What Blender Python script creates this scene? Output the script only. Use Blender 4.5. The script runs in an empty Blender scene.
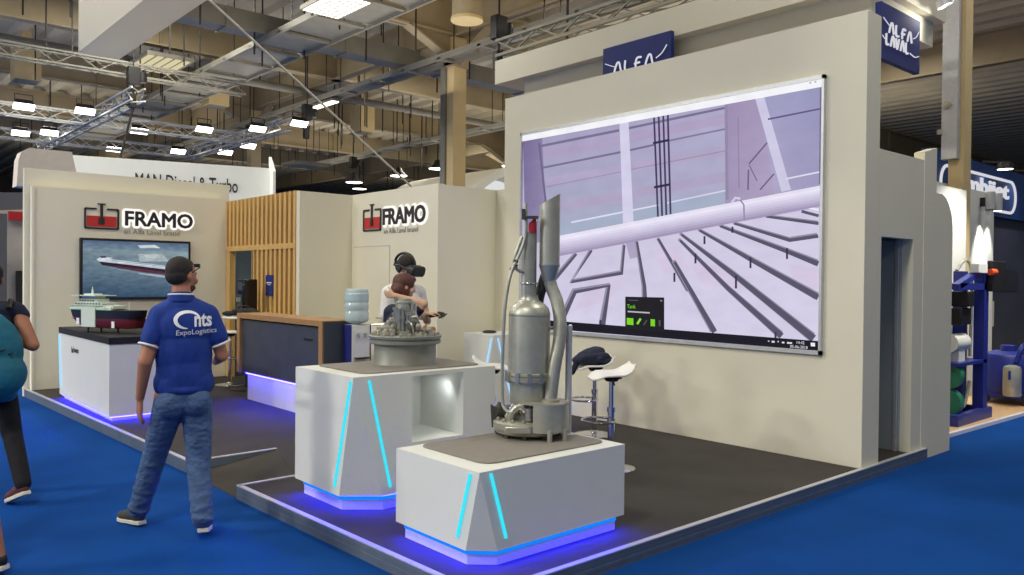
import bpy, math, random
from mathutils import Vector, Matrix, Euler, noise
from mathutils.bvhtree import BVHTree
random.seed(4)
C = bpy.context.scene.collection
PI = math.pi
R = math.radians
V = Vector

# ------------------------------------------------------------------ materials
def lin(c):
    return tuple(((x/255)/12.92 if x/255 <= .04045 else ((x/255+.055)/1.055)**2.4) for x in c)

def mat(name, col, rough=.5, metal=0., noise_amt=0., nscale=8., bump=0., bscale=40., emit=None, estr=1., trans=0., spec=.5, alpha=1., stretch=None):
    m = bpy.data.materials.new(name); m.use_nodes = True
    nt = m.node_tree; b = nt.nodes['Principled BSDF']
    c = lin(col)
    b.inputs['Base Color'].default_value = (*c, 1)
    b.inputs['Roughness'].default_value = rough
    b.inputs['Metallic'].default_value = metal
    b.inputs['Specular IOR Level'].default_value = spec
    b.inputs['Transmission Weight'].default_value = trans
    b.inputs['Alpha'].default_value = alpha
    if emit is not None:
        b.inputs['Emission Color'].default_value = (*lin(emit), 1)
        b.inputs['Emission Strength'].default_value = estr
    if noise_amt or bump:
        tc = nt.nodes.new('ShaderNodeTexCoord')
        src = tc.outputs['Object']
        if stretch:
            mp = nt.nodes.new('ShaderNodeMapping'); mp.inputs['Scale'].default_value = stretch
            nt.links.new(src, mp.inputs['Vector']); src = mp.outputs['Vector']
    if noise_amt:
        n = nt.nodes.new('ShaderNodeTexNoise'); n.inputs['Scale'].default_value = nscale; n.inputs['Detail'].default_value = 5
        nt.links.new(src, n.inputs['Vector'])
        r = nt.nodes.new('ShaderNodeValToRGB')
        r.color_ramp.elements[0].position = .3; r.color_ramp.elements[1].position = .7
        lo = [max(0, x*(1-noise_amt)) for x in c]; hi = [min(1, x*(1+noise_amt)) for x in c]
        r.color_ramp.elements[0].color = (*lo, 1); r.color_ramp.elements[1].color = (*hi, 1)
        nt.links.new(n.outputs['Fac'], r.inputs['Fac']); nt.links.new(r.outputs['Color'], b.inputs['Base Color'])
    if bump:
        n2 = nt.nodes.new('ShaderNodeTexNoise'); n2.inputs['Scale'].default_value = bscale; n2.inputs['Detail'].default_value = 4
        nt.links.new(src, n2.inputs['Vector'])
        bp = nt.nodes.new('ShaderNodeBump'); bp.inputs['Strength'].default_value = bump; bp.inputs['Distance'].default_value = .02
        nt.links.new(n2.outputs['Fac'], bp.inputs['Height']); nt.links.new(bp.outputs['Normal'], b.inputs['Normal'])
    return m

def emat(name, col, s):
    m = bpy.data.materials.new(name); m.use_nodes = True
    nt = m.node_tree; nt.nodes.clear()
    e = nt.nodes.new('ShaderNodeEmission'); o = nt.nodes.new('ShaderNodeOutputMaterial')
    e.inputs['Color'].default_value = (*lin(col), 1); e.inputs['Strength'].default_value = s
    nt.links.new(e.outputs[0], o.inputs[0]); return m

def picture_mat(name, s, amt, scale, stretch):
    """what a screen shows: the picture's own colours (attribute), softened by a fine noise"""
    m = bpy.data.materials.new(name); m.use_nodes = True
    nt = m.node_tree; nt.nodes.clear()
    o = nt.nodes.new('ShaderNodeOutputMaterial'); e = nt.nodes.new('ShaderNodeEmission')
    a = nt.nodes.new('ShaderNodeAttribute'); a.attribute_name = 'Col'
    tc = nt.nodes.new('ShaderNodeTexCoord'); mp = nt.nodes.new('ShaderNodeMapping'); mp.inputs['Scale'].default_value = stretch
    n = nt.nodes.new('ShaderNodeTexNoise'); n.inputs['Scale'].default_value = scale; n.inputs['Detail'].default_value = 6
    mr = nt.nodes.new('ShaderNodeMapRange'); mr.inputs['From Min'].default_value = .3; mr.inputs['From Max'].default_value = .7
    mr.inputs['To Min'].default_value = s*(1-amt); mr.inputs['To Max'].default_value = s*(1+amt)
    nt.links.new(tc.outputs['Object'], mp.inputs['Vector']); nt.links.new(mp.outputs['Vector'], n.inputs['Vector'])
    nt.links.new(n.outputs['Fac'], mr.inputs['Value'])
    nt.links.new(a.outputs['Color'], e.inputs['Color']); nt.links.new(mr.outputs['Result'], e.inputs['Strength'])
    nt.links.new(e.outputs[0], o.inputs[0]); return m

def wood_mat(name, c1, c2, scale=(1, 1, 1), rough=.5):
    m = bpy.data.materials.new(name); m.use_nodes = True
    nt = m.node_tree; b = nt.nodes['Principled BSDF']; b.inputs['Roughness'].default_value = rough
    tc = nt.nodes.new('ShaderNodeTexCoord'); mp = nt.nodes.new('ShaderNodeMapping'); mp.inputs['Scale'].default_value = scale
    n = nt.nodes.new('ShaderNodeTexNoise'); n.inputs['Scale'].default_value = 6; n.inputs['Detail'].default_value = 6
    r = nt.nodes.new('ShaderNodeValToRGB')
    r.color_ramp.elements[0].position = .3; r.color_ramp.elements[1].position = .7
    r.color_ramp.elements[0].color = (*lin(c1), 1); r.color_ramp.elements[1].color = (*lin(c2), 1)
    nt.links.new(tc.outputs['Object'], mp.inputs['Vector']); nt.links.new(mp.outputs['Vector'], n.inputs['Vector'])
    nt.links.new(n.outputs['Fac'], r.inputs['Fac']); nt.links.new(r.outputs['Color'], b.inputs['Base Color'])
    return m

M = dict(
 carpet_blue=mat('blue_carpet', (10, 66, 138), .95, noise_amt=.12, nscale=1.3, bump=.25, bscale=300, spec=.1),
 carpet_grey=mat('charcoal_carpet', (72, 69, 66), .95, noise_amt=.1, nscale=2., bump=.3, bscale=250, spec=.1),
 alu=mat('aluminium', (200, 202, 206), .4, .45, noise_amt=.06, nscale=20),
 alu_edge=mat('aluminium_edge', (120, 132, 146), .45, .5, noise_amt=.08, nscale=9),
 wall=mat('wall_paint', (232, 227, 206), .7, noise_amt=.015, nscale=2, bump=.03, bscale=60, spec=.3),
 wall_in=mat('room_paint', (150, 160, 165), .7, noise_amt=.03, nscale=2),
 seam=mat('seam', (196, 191, 172), .8),
 lam=mat('white_laminate', (226, 228, 222), .38, noise_amt=.015, nscale=3, spec=.45),
 plinth=mat('plinth_laminate', (222, 222, 232), .45),
 mat_grey=mat('grey_mat', (128, 123, 116), .7, noise_amt=.06, nscale=15, bump=.1, bscale=120),
 steel=mat('cast_steel', (170, 168, 156), .48, .6, noise_amt=.12, nscale=10, bump=.12, bscale=90),
 steel2=mat('welded_steel', (182, 183, 172), .42, .65, noise_amt=.1, nscale=14),
 steel3=mat('bright_steel', (205, 203, 190), .28, .9, noise_amt=.06, nscale=20),
 steel_dark=mat('dark_steel', (88, 88, 84), .5, .7, noise_amt=.2, nscale=12),
 grey_paint=mat('grey_paint', (140, 142, 134), .45, .45, noise_amt=.06, nscale=8, bump=.05, bscale=60),
 red=mat('red_paint', (178, 30, 42), .5, noise_amt=.1),
 logo_red=mat('logo_red', (196, 44, 40), .5),
 logo_dark=mat('logo_dark', (38, 38, 46), .45),
 black=mat('black_plastic', (22, 22, 25), .45, noise_amt=.15, nscale=9),
 blackmatte=mat('black_matte', (28, 28, 30), .85, noise_amt=.2, nscale=9),
 gloss_black=mat('gloss_black', (14, 14, 18), .15),
 chrome=mat('chrome', (215, 215, 220), .12, 1., noise_amt=.03),
 seat=mat('seat_white', (236, 235, 230), .35, noise_amt=.01),
 oak=wood_mat('oak_veneer', (150, 112, 72), (178, 138, 92), (8, 8, .6), .5),
 oak_slat=wood_mat('oak_slat', (206, 164, 96), (224, 184, 116), (10, 10, .5), .5),
 oak_back=wood_mat('oak_backing', (132, 96, 52), (150, 110, 62), (6, 6, .5), .6),
 slate=mat('slate_panel', (58, 66, 78), .45, noise_amt=.12, nscale=5, bump=.05, bscale=30),
 cyan=emat('cyan_led', (52, 214, 236), 1.2),
 cyan_edge=emat('cyan_led_line', (16, 124, 255), 1.15),
 ice=emat('ice_led', (150, 205, 255), 1.25),
 blue=emat('blue_led', (22, 18, 255), 165.),
 halo=emat('logo_halo', (255, 250, 244), 1.05),
 lamp=emat('lamp_glow', (255, 246, 228), 3.),
 lampw=emat('flood_glow', (255, 252, 246), 6.),
 cove=emat('cove_strip', (255, 248, 235), 1.6),
 tray=mat('tray_panel', (124, 122, 112), .5, .2, noise_amt=.1, nscale=3, emit=(150, 145, 130), estr=.0),
 beam=mat('cream_steel', (168, 152, 120), .6, noise_amt=.08, nscale=1.5),
 roof=mat('roof_deck', (196, 186, 160), .7, .0, noise_amt=.1, nscale=.8),
 duct=mat('galvanised', (126, 123, 112), .6, .1, noise_amt=.12, nscale=2),
 dark_steel=mat('black_truss', (50, 48, 46), .5, .5),
 truss=mat('truss_alloy', (214, 212, 202), .4, .3, noise_amt=.08, nscale=6),
 hallwall=mat('hall_wall', (110, 98, 82), .8, noise_amt=.15, nscale=.5),
 col=mat('cream_column', (206, 184, 136), .55, noise_amt=.05, nscale=3),
 fabric=mat('banner_fabric', (226, 222, 206), .85, noise_amt=.02, nscale=2),
 navy=mat('sign_navy', (22, 40, 116), .65, noise_amt=.05),
 white=mat('white_print', (244, 244, 246), .5),
 signwhite=emat('white_letters', (246, 246, 252), .72),
 grey_text=mat('grey_print', (150, 150, 148), .6),
 skin=mat('skin', (172, 118, 92), .5, noise_amt=.06, nscale=14, spec=.35),
 skin2=mat('skin_fair', (206, 166, 138), .5, noise_amt=.05, nscale=14, spec=.35),
 hair=mat('dark_hair', (30, 24, 21), .7, noise_amt=.3, nscale=60, bump=.5, bscale=160),
 beard=mat('dark_beard', (66, 46, 38), .8, noise_amt=.3, nscale=60),
 hair2=mat('auburn_hair', (86, 44, 36), .5, noise_amt=.25, nscale=40, bump=.5, bscale=120, stretch=(1, 1, .15)),
 shirt=mat('blue_polo', (15, 52, 136), .85, noise_amt=.1, nscale=10, bump=.9, bscale=11, stretch=(1, 1, .5)),
 jeans=mat('blue_jeans', (68, 92, 132), .9, noise_amt=.2, nscale=14, bump=1., bscale=17, stretch=(1, 1, 1.6)),
 trousers=mat('dark_trousers', (15, 16, 22), .9, noise_amt=.2, nscale=12, bump=.6, bscale=14),
 shoe=mat('grey_shoe', (52, 56, 52), .8, noise_amt=.15, nscale=30),
 maroon=mat('maroon_shoe', (88, 40, 44), .6, noise_amt=.1),
 sole=mat('shoe_sole', (222, 216, 198), .6),
 teal=mat('teal_backpack', (16, 104, 128), .7, noise_amt=.18, nscale=7, bump=.5, bscale=14),
 navycloth=mat('navy_cloth', (26, 32, 56), .85, noise_amt=.2, nscale=12, bump=.5, bscale=16),
 whitecloth=mat('white_cloth', (226, 224, 220), .85, noise_amt=.04, nscale=12, bump=.4, bscale=12),
 hull_red=mat('hull_red', (96, 30, 36), .35, noise_amt=.1),
 hull_black=mat('hull_black', (26, 24, 30), .35),
 ship_white=mat('ship_white', (208, 220, 206), .5, noise_amt=.04),
 ship_green=mat('ship_green', (60, 150, 110), .5),
 bottle=mat('water_bottle', (196, 214, 216), .15, noise_amt=.05, nscale=6, alpha=.86, spec=.6),
 bottle_label=mat('bottle_label', (176, 200, 208), .4),
 cooler_blue=mat('cooler_blue', (38, 44, 118), .4),
 machine_blue=mat('machine_blue', (30, 44, 132), .4, noise_amt=.08),
 machine_green=mat('machine_green', (36, 120, 92), .4, noise_amt=.08),
 woodfloor=wood_mat('light_wood_floor', (196, 160, 118), (214, 180, 138), (1, 6, 1), .45),
 orange=mat('orange_cap', (226, 84, 40), .5),
 lit_white=emat('lit_backdrop', (236, 238, 238), .85),
 photo_wall=mat('printed_wall', (62, 70, 92), .6, noise_amt=.25, nscale=.8),
 sign_blue=mat('sign_blue', (18, 54, 112), .5, noise_amt=.1),
 grey_booth=mat('grey_booth', (176, 168, 160), .7, noise_amt=.05),
 post=mat('dark_post', (92, 92, 100), .5, .3),
 glassblue=mat('grey_blue_panel', (104, 122, 136), .4, noise_amt=.05),
 green=mat('lime', (120, 200, 40), .5),
)
M['video'] = picture_mat('video_picture', .98, .05, 3.2, (1, 1, 2.2))
M['tvpic'] = picture_mat('tv_picture', .92, .22, 9., (1, 1, 3.))

def lightbox(m):
    """stretched fabric lets part of the light through"""
    nt = m.node_tree; b = nt.nodes['Principled BSDF']; o = [n for n in nt.nodes if n.type == 'OUTPUT_MATERIAL'][0]
    t = nt.nodes.new('ShaderNodeBsdfTranslucent'); x = nt.nodes.new('ShaderNodeMixShader')
    t.inputs['Color'].default_value = (.86, .83, .74, 1); x.inputs['Fac'].default_value = .5
    nt.links.new(b.outputs[0], x.inputs[1]); nt.links.new(t.outputs[0], x.inputs[2]); nt.links.new(x.outputs[0], o.inputs[0])
M['stretch_fabric'] = mat('stretch_fabric', (232, 228, 214), .9); lightbox(M['stretch_fabric'])

# ------------------------------------------------------------------ mesh builder
ROOT = {}
class MB:
    def __init__(s): s.v = []; s.f = []; s.m = []; s.k = 0
    def use(s, k): s.k = k; return s
    def add(s, vs, fs):
        o = len(s.v); s.v += [V(v) for v in vs]
        for f in fs: s.f.append([o+i for i in f]); s.m.append(s.k)
        return s
    def box(s, x0, x1, y0, y1, z0, z1, T=None):
        vs = [V((x, y, z)) for z in (z0, z1) for y in (y0, y1) for x in (x0, x1)]
        if T: vs = [T @ v for v in vs]
        return s.add(vs, [(0, 2, 3, 1), (4, 5, 7, 6), (0, 1, 5, 4), (2, 6, 7, 3), (0, 4, 6, 2), (1, 3, 7, 5)])
    def bar(s, p, q, w, h=None, up=(0, 0, 1)):
        h = h or w; p = V(p); q = V(q); d = (q-p).normalized(); u = V(up)
        if abs(d.dot(u)) > .99: u = V((1, 0, 0))
        a = d.cross(u).normalized(); b = a.cross(d)
        vs = [e + a*(i*w/2) + b*(j*h/2) for e in (p, q) for j in (-1, 1) for i in (-1, 1)]
        return s.add(vs, [(0, 1, 3, 2), (4, 6, 7, 5), (0, 4, 5, 1), (2, 3, 7, 6), (0, 2, 6, 4), (1, 5, 7, 3)])
    def lathe(s, prof, c=(0, 0, 0), n=32, axis=None, T=None):
        """prof: (radius, height) pairs about the axis through c; closed by caps where radius>0"""
        c = V(c)
        if axis is not None:
            d = V(axis).normalized(); q = V((0, 0, 1)).rotation_difference(d).to_matrix()
        else: q = Matrix.Identity(3)
        vs = []; fs = []
        for r, h in prof:
            for i in range(n):
                a = 2*PI*i/n; vs.append(c + q @ V((r*math.cos(a), r*math.sin(a), h)))
        for j in range(len(prof)-1):
            for i in range(n):
                k = (i+1) % n
                fs.append((j*n+i, j*n+k, (j+1)*n+k, (j+1)*n+i))
        if prof[0][0] > 0: fs.append(tuple(range(n-1, -1, -1)))
        if prof[-1][0] > 0: fs.append(tuple((len(prof)-1)*n+i for i in range(n)))
        if T: vs = [T @ v for v in vs]
        return s.add(vs, fs)
    def cyl(s, p, q, r, r2=None, n=20):
        p = V(p); q = V(q); L = (q-p).length
        return s.lathe([(r, 0), (r if r2 is None else r2, L)], p, n, q-p)
    def tube(s, pts, r, n=10, closed=False):
        pts = [V(p) for p in pts]; N = len(pts)
        rs = r if isinstance(r, (list, tuple)) else [r]*N
        vs = []; fs = []; a = None
        for i, p in enumerate(pts):
            if closed: d = (pts[(i+1) % N]-pts[i-1]).normalized()
            else: d = (pts[min(N-1, i+1)]-pts[max(0, i-1)]).normalized()
            if a is None:
                u = V((0, 0, 1)) if abs(d.z) < .9 else V((1, 0, 0)); a = d.cross(u).normalized()
            a = (a - d*a.dot(d)).normalized(); b = d.cross(a)
            for k in range(n):
                t = 2*PI*k/n; vs.append(p + (a*math.cos(t)+b*math.sin(t))*rs[i])
        for i in range(N if closed else N-1):
            j = (i+1) % N
            for k in range(n):
                l = (k+1) % n; fs.append((i*n+k, i*n+l, j*n+l, j*n+k))
        if not closed:
            fs.append(tuple(range(n-1, -1, -1))); fs.append(tuple((N-1)*n+k for k in range(n)))
        return s.add(vs, fs)
    def prism(s, poly, d0, d1, o=(0, 0, 0), x=(1, 0, 0), y=(0, 1, 0)):
        """polygon in the (x,y) frame at o, extruded along x cross y from d0 to d1"""
        o = V(o); x = V(x); y = V(y); z = x.cross(y); n = len(poly)
        vs = [o + x*a + y*b + z*d for d in (d0, d1) for a, b in poly]
        fs = [tuple(range(n-1, -1, -1)), tuple(range(n, 2*n))] + [(i, (i+1) % n, n+(i+1) % n, n+i) for i in range(n)]
        return s.add(vs, fs)
    def ell(s, c, r, nu=20, nv=12, q=None):
        c = V(c); vs = []; fs = []
        for j in range(nv+1):
            t = PI*j/nv
            for i in range(nu):
                a = 2*PI*i/nu
                v = V((r[0]*math.sin(t)*math.cos(a), r[1]*math.sin(t)*math.sin(a), -r[2]*math.cos(t)))
                vs.append(c + (q @ v if q else v))
        for j in range(nv):
            for i in range(nu):
                k = (i+1) % nu; fs.append((j*nu+i, j*nu+k, (j+1)*nu+k, (j+1)*nu+i))
        return s.add(vs, fs)
    def cap(s, p, q, r1, r2, n=14):
        """tapered capsule"""
        p = V(p); q = V(q); L = (q-p).length
        prof = [(max(1e-4, r1*math.cos(t)), r1*math.sin(t)) for t in [(-PI/2)*(1-k/5) for k in range(6)]]
        prof += [(max(1e-4, r2*math.cos(t)), L+r2*math.sin(t)) for t in [PI/2*k/5 for k in range(6)]]
        return s.lathe(prof, p, n, q-p if L > 1e-6 else (0, 0, 1))
    def obj(s, name, m, parent=None, local=False, smooth=35, bevel=0, kind=None, label=None, cat=None, group=None, solid=0):
        me = bpy.data.meshes.new(name)
        T = None
        if parent is not None and not local: T = root_mat(parent).inverted()
        vs = [T @ v for v in s.v] if T else s.v
        me.from_pydata([tuple(v) for v in vs], [], s.f)
        ms = m if isinstance(m, (list, tuple)) else [m]
        for x in ms: me.materials.append(x)
        if len(ms) > 1: me.polygons.foreach_set('material_index', s.m)
        import bmesh
        bm = bmesh.new(); bm.from_mesh(me); bmesh.ops.recalc_face_normals(bm, faces=bm.faces); bm.to_mesh(me); bm.free()
        if smooth:
            me.polygons.foreach_set('use_smooth', [True]*len(me.polygons)); me.set_sharp_from_angle(angle=R(smooth))
        o = bpy.data.objects.new(name, me); C.objects.link(o)
        if parent is not None: o.parent = parent
        if bevel:
            b = o.modifiers.new('bevel', 'BEVEL'); b.width = bevel; b.segments = 2; b.limit_method = 'ANGLE'; b.angle_limit = R(50); b.harden_normals = False
        if solid:
            b = o.modifiers.new('solid', 'SOLIDIFY'); b.thickness = solid; b.offset = 0
        tag(o, label, cat, group, kind)
        return o

def root_mat(o):
    while o.parent is not None: o = o.parent
    return ROOT.get(o.name, Matrix.Identity(4))

def tag(o, label=None, cat=None, group=None, kind=None):
    if label: o['label'] = label
    if cat: o['category'] = cat
    if group: o['group'] = group
    if kind: o['kind'] = kind
    return o

def thing(name, label, cat, loc=(0, 0, 0), rz=0., group=None, kind=None):
    o = bpy.data.objects.new(name, None); C.objects.link(o)
    o.empty_display_size = .1
    o.location = loc; o.rotation_euler = (0, 0, rz)
    ROOT[o.name] = Matrix.Translation(V(loc)) @ Matrix.Rotation(rz, 4, 'Z')
    return tag(o, label, cat, group, kind)

def copy_tree(src, loc, rz, label, parent=None):
    c = src.copy(); C.objects.link(c)
    if parent is None:
        c.location = loc; c.rotation_euler = (0, 0, rz); c['label'] = label
        ROOT[c.name] = Matrix.Translation(V(loc)) @ Matrix.Rotation(rz, 4, 'Z')
    else: c.parent = parent
    for ch in list(src.children): copy_tree(ch, None, None, None, c)
    return c

def text_mesh(txt, w=None, h=None, bold=0., depth=.0, shear=0.):
    cu = bpy.data.curves.new('lettering', 'FONT'); cu.body = txt; cu.size = 1; cu.offset = bold; cu.extrude = depth/2; cu.shear = shear
    cu.resolution_u = 3
    o = bpy.data.objects.new('lettering', cu); C.objects.link(o)
    bpy.context.view_layer.update()
    me = bpy.data.meshes.new_from_object(o.evaluated_get(bpy.context.evaluated_depsgraph_get()))
    vs = [v.co.copy() for v in me.vertices]; fs = [tuple(p.vertices) for p in me.polygons]
    bpy.data.objects.remove(o); bpy.data.curves.remove(cu); bpy.data.meshes.remove(me)
    x0 = min(v.x for v in vs); x1 = max(v.x for v in vs); y0 = min(v.y for v in vs); y1 = max(v.y for v in vs)
    sx = w/(x1-x0) if w else None; sy = h/(y1-y0) if h else None
    sx = sx or sy; sy = sy or sx
    return [V(((v.x-x0)*sx, (v.y-y0)*sy, v.z)) for v in vs], fs

def fat_text(mb, txt, o, x, y, w, h, r, depth, n=14):
    """lettering thickened evenly all round by r"""
    vs, fs = text_mesh(txt, w, h, .0, depth)
    o = V(o); x = V(x); y = V(y); z = x.cross(y)
    for k in range(n+1):
        dx, dy = (0, 0) if k == n else (r*math.cos(2*PI*k/n), r*math.sin(2*PI*k/n))
        mb.add([o + x*(v.x+dx) + y*(v.y+dy) + z*(v.z+depth/2+.00004*k) for v in vs], fs)
    return mb

def put_text(mb, txt, o, x, y, w=None, h=None, bold=0., depth=.004, shear=0.):
    vs, fs = text_mesh(txt, w, h, bold, depth, shear)
    o = V(o); x = V(x); y = V(y); z = x.cross(y)
    mb.add([o + x*v.x + y*v.y + z*(v.z+depth/2) for v in vs], fs)
    return mb

def bake(o):
    """freeze an object's modifiers into its mesh"""
    bpy.context.view_layer.update()
    dg = bpy.context.evaluated_depsgraph_get()
    me = bpy.data.meshes.new_from_object(o.evaluated_get(dg)); me.name = o.name
    o.modifiers.clear(); old = o.data; o.data = me; bpy.data.meshes.remove(old)
    me.polygons.foreach_set('use_smooth', [True]*len(me.polygons))
    return o

def skin_over(mb, name, m, parent, voxel=.01, it=4, local=True):
    """one continuous surface grown over the builder's overlapping volumes"""
    o = mb.obj(name, m, parent, local=local, smooth=0)
    r = o.modifiers.new('remesh', 'REMESH'); r.mode = 'VOXEL'; r.voxel_size = voxel; r.use_smooth_shade = True
    if it:
        s = o.modifiers.new('smooth', 'SMOOTH'); s.factor = .5; s.iterations = it
    return bake(o)

def bez(pts, n=8):
    """smooth curve through the points"""
    P = [V(p) for p in pts]; P = [P[0]*2-P[1]] + P + [P[-1]*2-P[-2]]; out = []
    for i in range(1, len(P)-2):
        a, b, c, d = P[i-1:i+3]
        for k in range(n):
            t = k/n
            out.append(.5*((2*b)+(c-a)*t+(2*a-5*b+4*c-d)*t*t+(3*b-a-3*c+d)*t**3))
    out.append(P[-2]); return out

def rrect(x0, x1, y0, y1, r, n=5):
    out = []
    for cx, cy, a in ((x1-r, y1-r, 0), (x0+r, y1-r, 90), (x0+r, y0+r, 180), (x1-r, y0+r, 270)):
        for k in range(n+1):
            t = R(a+90*k/n); out.append((cx+r*math.cos(t), cy+r*math.sin(t)))
    return out
def struct(mb, name, m, label, cat, **k):
    return mb.obj(name, m, kind='structure', label=label, cat=cat, **k)
# ------------------------------------------------------------------ camera (1.7 m above the hall floor)
cam = bpy.data.cameras.new('camera'); co = bpy.data.objects.new('camera', cam); C.objects.link(co)
cam.sensor_width = 36; cam.lens = 798.8*36/1024; cam.clip_end = 400
f_ = V((.66333, .74824, -.01099)); r_ = V((.748324, -.663261, .009811)); u_ = r_.cross(f_)
mw = Matrix((r_, u_, -f_)).transposed().to_4x4(); mw.translation = (0, 0, 1.7); co.matrix_world = mw
bpy.context.scene.camera = co
FACE_AWAY = math.atan2(-.6634, .7483)        # turns a figure so that it faces away from the aisle's near end

# ------------------------------------------------------------------ hall floor, booth platform
b = MB().add([(-30, -25, 0), (70, -25, 0), (70, 70, 0), (-30, 70, 0)], [(0, 1, 2, 3)])
struct(b, 'floor', M['carpet_blue'], 'blue carpeted aisle floor of the exhibition hall', 'floor')

plat = [(2.553, 3.09), (8.1, 3.09), (8.1, 12.85), (2.29, 12.85), (2.478, 6.94), (3.28, 6.965), (2.95, 5.93), (2.475, 5.92)]
pl = MB().prism(plat, .0, .1).obj('platform', M['carpet_grey'], kind='structure', label='raised booth platform covered in charcoal carpet', cat='floor', smooth=0)
# tapering ramp let into the front edge
r = MB().add([(2.475, 5.92, .004), (2.95, 5.93, .098), (3.28, 6.965, .098), (2.478, 6.94, .004), (2.475, 5.92, 0), (2.95, 5.93, 0), (3.28, 6.965, 0), (2.478, 6.94, 0)],
             [(0, 1, 2, 3), (4, 7, 6, 5), (0, 3, 7, 4)])
struct(r, 'ramp', M['carpet_grey'], 'short charcoal carpeted ramp cut into the platform edge', 'ramp', smooth=0)
def edge(p, q, z=.1, h=.1, name='edge_trim'):
    p = V((*p, 0)); q = V((*q, 0)); d = (q-p).normalized(); n = V((d.y, -d.x, 0))   # n points outwards
    m = MB()
    T = [p+n*.012, q+n*.012, q-n*.028, p-n*.028]
    m.use(0).add([v+V((0, 0, zz)) for zz in (z+.001, z+.009) for v in T], [(3, 2, 1, 0), (4, 5, 6, 7), (0, 1, 5, 4), (1, 2, 6, 5), (2, 3, 7, 6), (3, 0, 4, 7)])
    T = [p+n*.008, q+n*.008, q+n*.0005, p+n*.0005]
    m.use(1).add([v+V((0, 0, zz)) for zz in (.0, z) for v in T], [(3, 2, 1, 0), (4, 5, 6, 7), (0, 1, 5, 4), (1, 2, 6, 5), (2, 3, 7, 6), (3, 0, 4, 7)])
    for zz in (.03, .068):                                            # shallow grooves of the profile
        T = [p+n*.0095, q+n*.0095, q+n*.007, p+n*.007]
        m.use(1).add([v+V((0, 0, z2)) for z2 in (zz, zz+.02) for v in T], [(3, 2, 1, 0), (4, 5, 6, 7), (0, 1, 5, 4), (1, 2, 6, 5), (2, 3, 7, 6), (3, 0, 4, 7)])
    return m.obj(name, [M['alu'], M['alu_edge']], pl, smooth=0)
edge((2.29, 12.85), (2.478, 6.94)); edge((2.475, 5.92), (2.553, 3.09)); edge((2.553, 3.09), (8.1, 3.09))
edge((2.478, 6.94), (3.28, 6.965)); edge((2.95, 5.93), (2.475, 5.92))

# ------------------------------------------------------------------ booth walls (each a slab behind the face one sees)
w = MB().box(2.28, 5.16, 12.75, 12.85, 0, 3.17).box(2.36, 5.05, 12.60, 12.70, .1, 2.91).box(2.34, 2.37, 12.58, 12.70, .1, 2.91)
struct(w, 'wall_left', M['wall'], 'cream wall with the black tv and a red tank logo', 'wall', smooth=0)
w = MB().box(5.86, 5.96, 8.0, 10.07, .1, 2.87).box(5.052, 5.9, 10.07, 10.17, .1, 2.87)
wb = struct(w, 'wall_back', M['wall'], 'cream wall with a flush door under the second red tank logo', 'wall', smooth=0)
w = MB().box(5.96, 6.80, 8.0, 8.1, .1, 2.86).box(6.80, 6.88, 7.6, 8.1, .1, 2.86)
struct(w, 'wall_corner', M['wall'], 'plain cream return wall beside the video wall', 'wall', smooth=0)
w = MB().box(6.773, 7.04, 3.11, 7.81, .1, 4.02)
wr = struct(w, 'wall_right', M['wall'], 'tall cream wall that carries the big video screen', 'wall', smooth=0, bevel=.004)
# storage room wall with an opening, and its room
w = MB().box(7.04, 7.095, 3.11, 3.21, .1, 2.87).box(7.775, 8.1, 3.11, 3.21, .1, 2.87).box(7.095, 7.775, 3.11, 3.21, 2.105, 2.87)
w.box(7.04, 8.1, 5.2, 5.3, .1, 2.87).box(8.0, 8.1, 3.21, 5.2, .1, 2.87).box(7.04, 8.1, 3.21, 5.3, 2.80, 2.86)
struct(w, 'wall_front', M['wall'], 'low cream storage wall with a doorway beside the video wall', 'wall', smooth=0)
dr = MB().box(7.735, 7.775, 3.21, 3.95, .105, 2.10).obj('door_1', M['wall_in'], kind='structure', label='grey storage door standing open inside the doorway', cat='door', smooth=0)
MB().box(7.715, 7.735, 3.22, 3.25, .105, 2.10).obj('edge_strip', M['alu'], dr, smooth=0)
MB().cyl((7.735, 3.86, 1.12), (7.69, 3.86, 1.12), .01).cyl((7.69, 3.86, 1.12), (7.69, 3.75, 1.12), .009).obj('handle', M['chrome'], dr)
po = [(8.0, 0), (8.72, 0), (8.72, 2.2)] + [(8.40+.32*math.cos(R(a)), 2.22+.36*math.sin(R(a))) for a in range(0, 91, 9)] + [(8.29, 2.58), (8.29, 3.02), (8.0, 2.95)]
w = MB().prism(po, -.1, 0, (0, 3.106, 0), (1, 0, 0), (0, 0, 1))
struct(w, 'wall_end', M['wall'], 'cream end panel with a rounded upper corner at the platform end', 'wall', smooth=0)
# flush door of the back wall: seams and lever
d2 = MB().box(5.857, 5.8605, 9.085, 10.01, .11, 2.12).obj('door_2', M['wall'], kind='structure', label='flush cream door behind the person with the headset', cat='door', smooth=0)
MB().box(5.8555, 5.8585, 9.075, 9.087, .1, 2.13).box(5.8555, 5.8585, 9.08, 10.015, 2.12, 2.132).obj('door_gap', M['seam'], d2, smooth=0)
MB().cyl((5.86, 9.17, 1.15), (5.80, 9.17, 1.15), .011).cyl((5.80, 9.16, 1.15), (5.80, 9.30, 1.15), .010).cyl((5.86, 9.17, 1.06), (5.845, 9.17, 1.06), .02).obj('handle', M['chrome'], d2)

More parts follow.
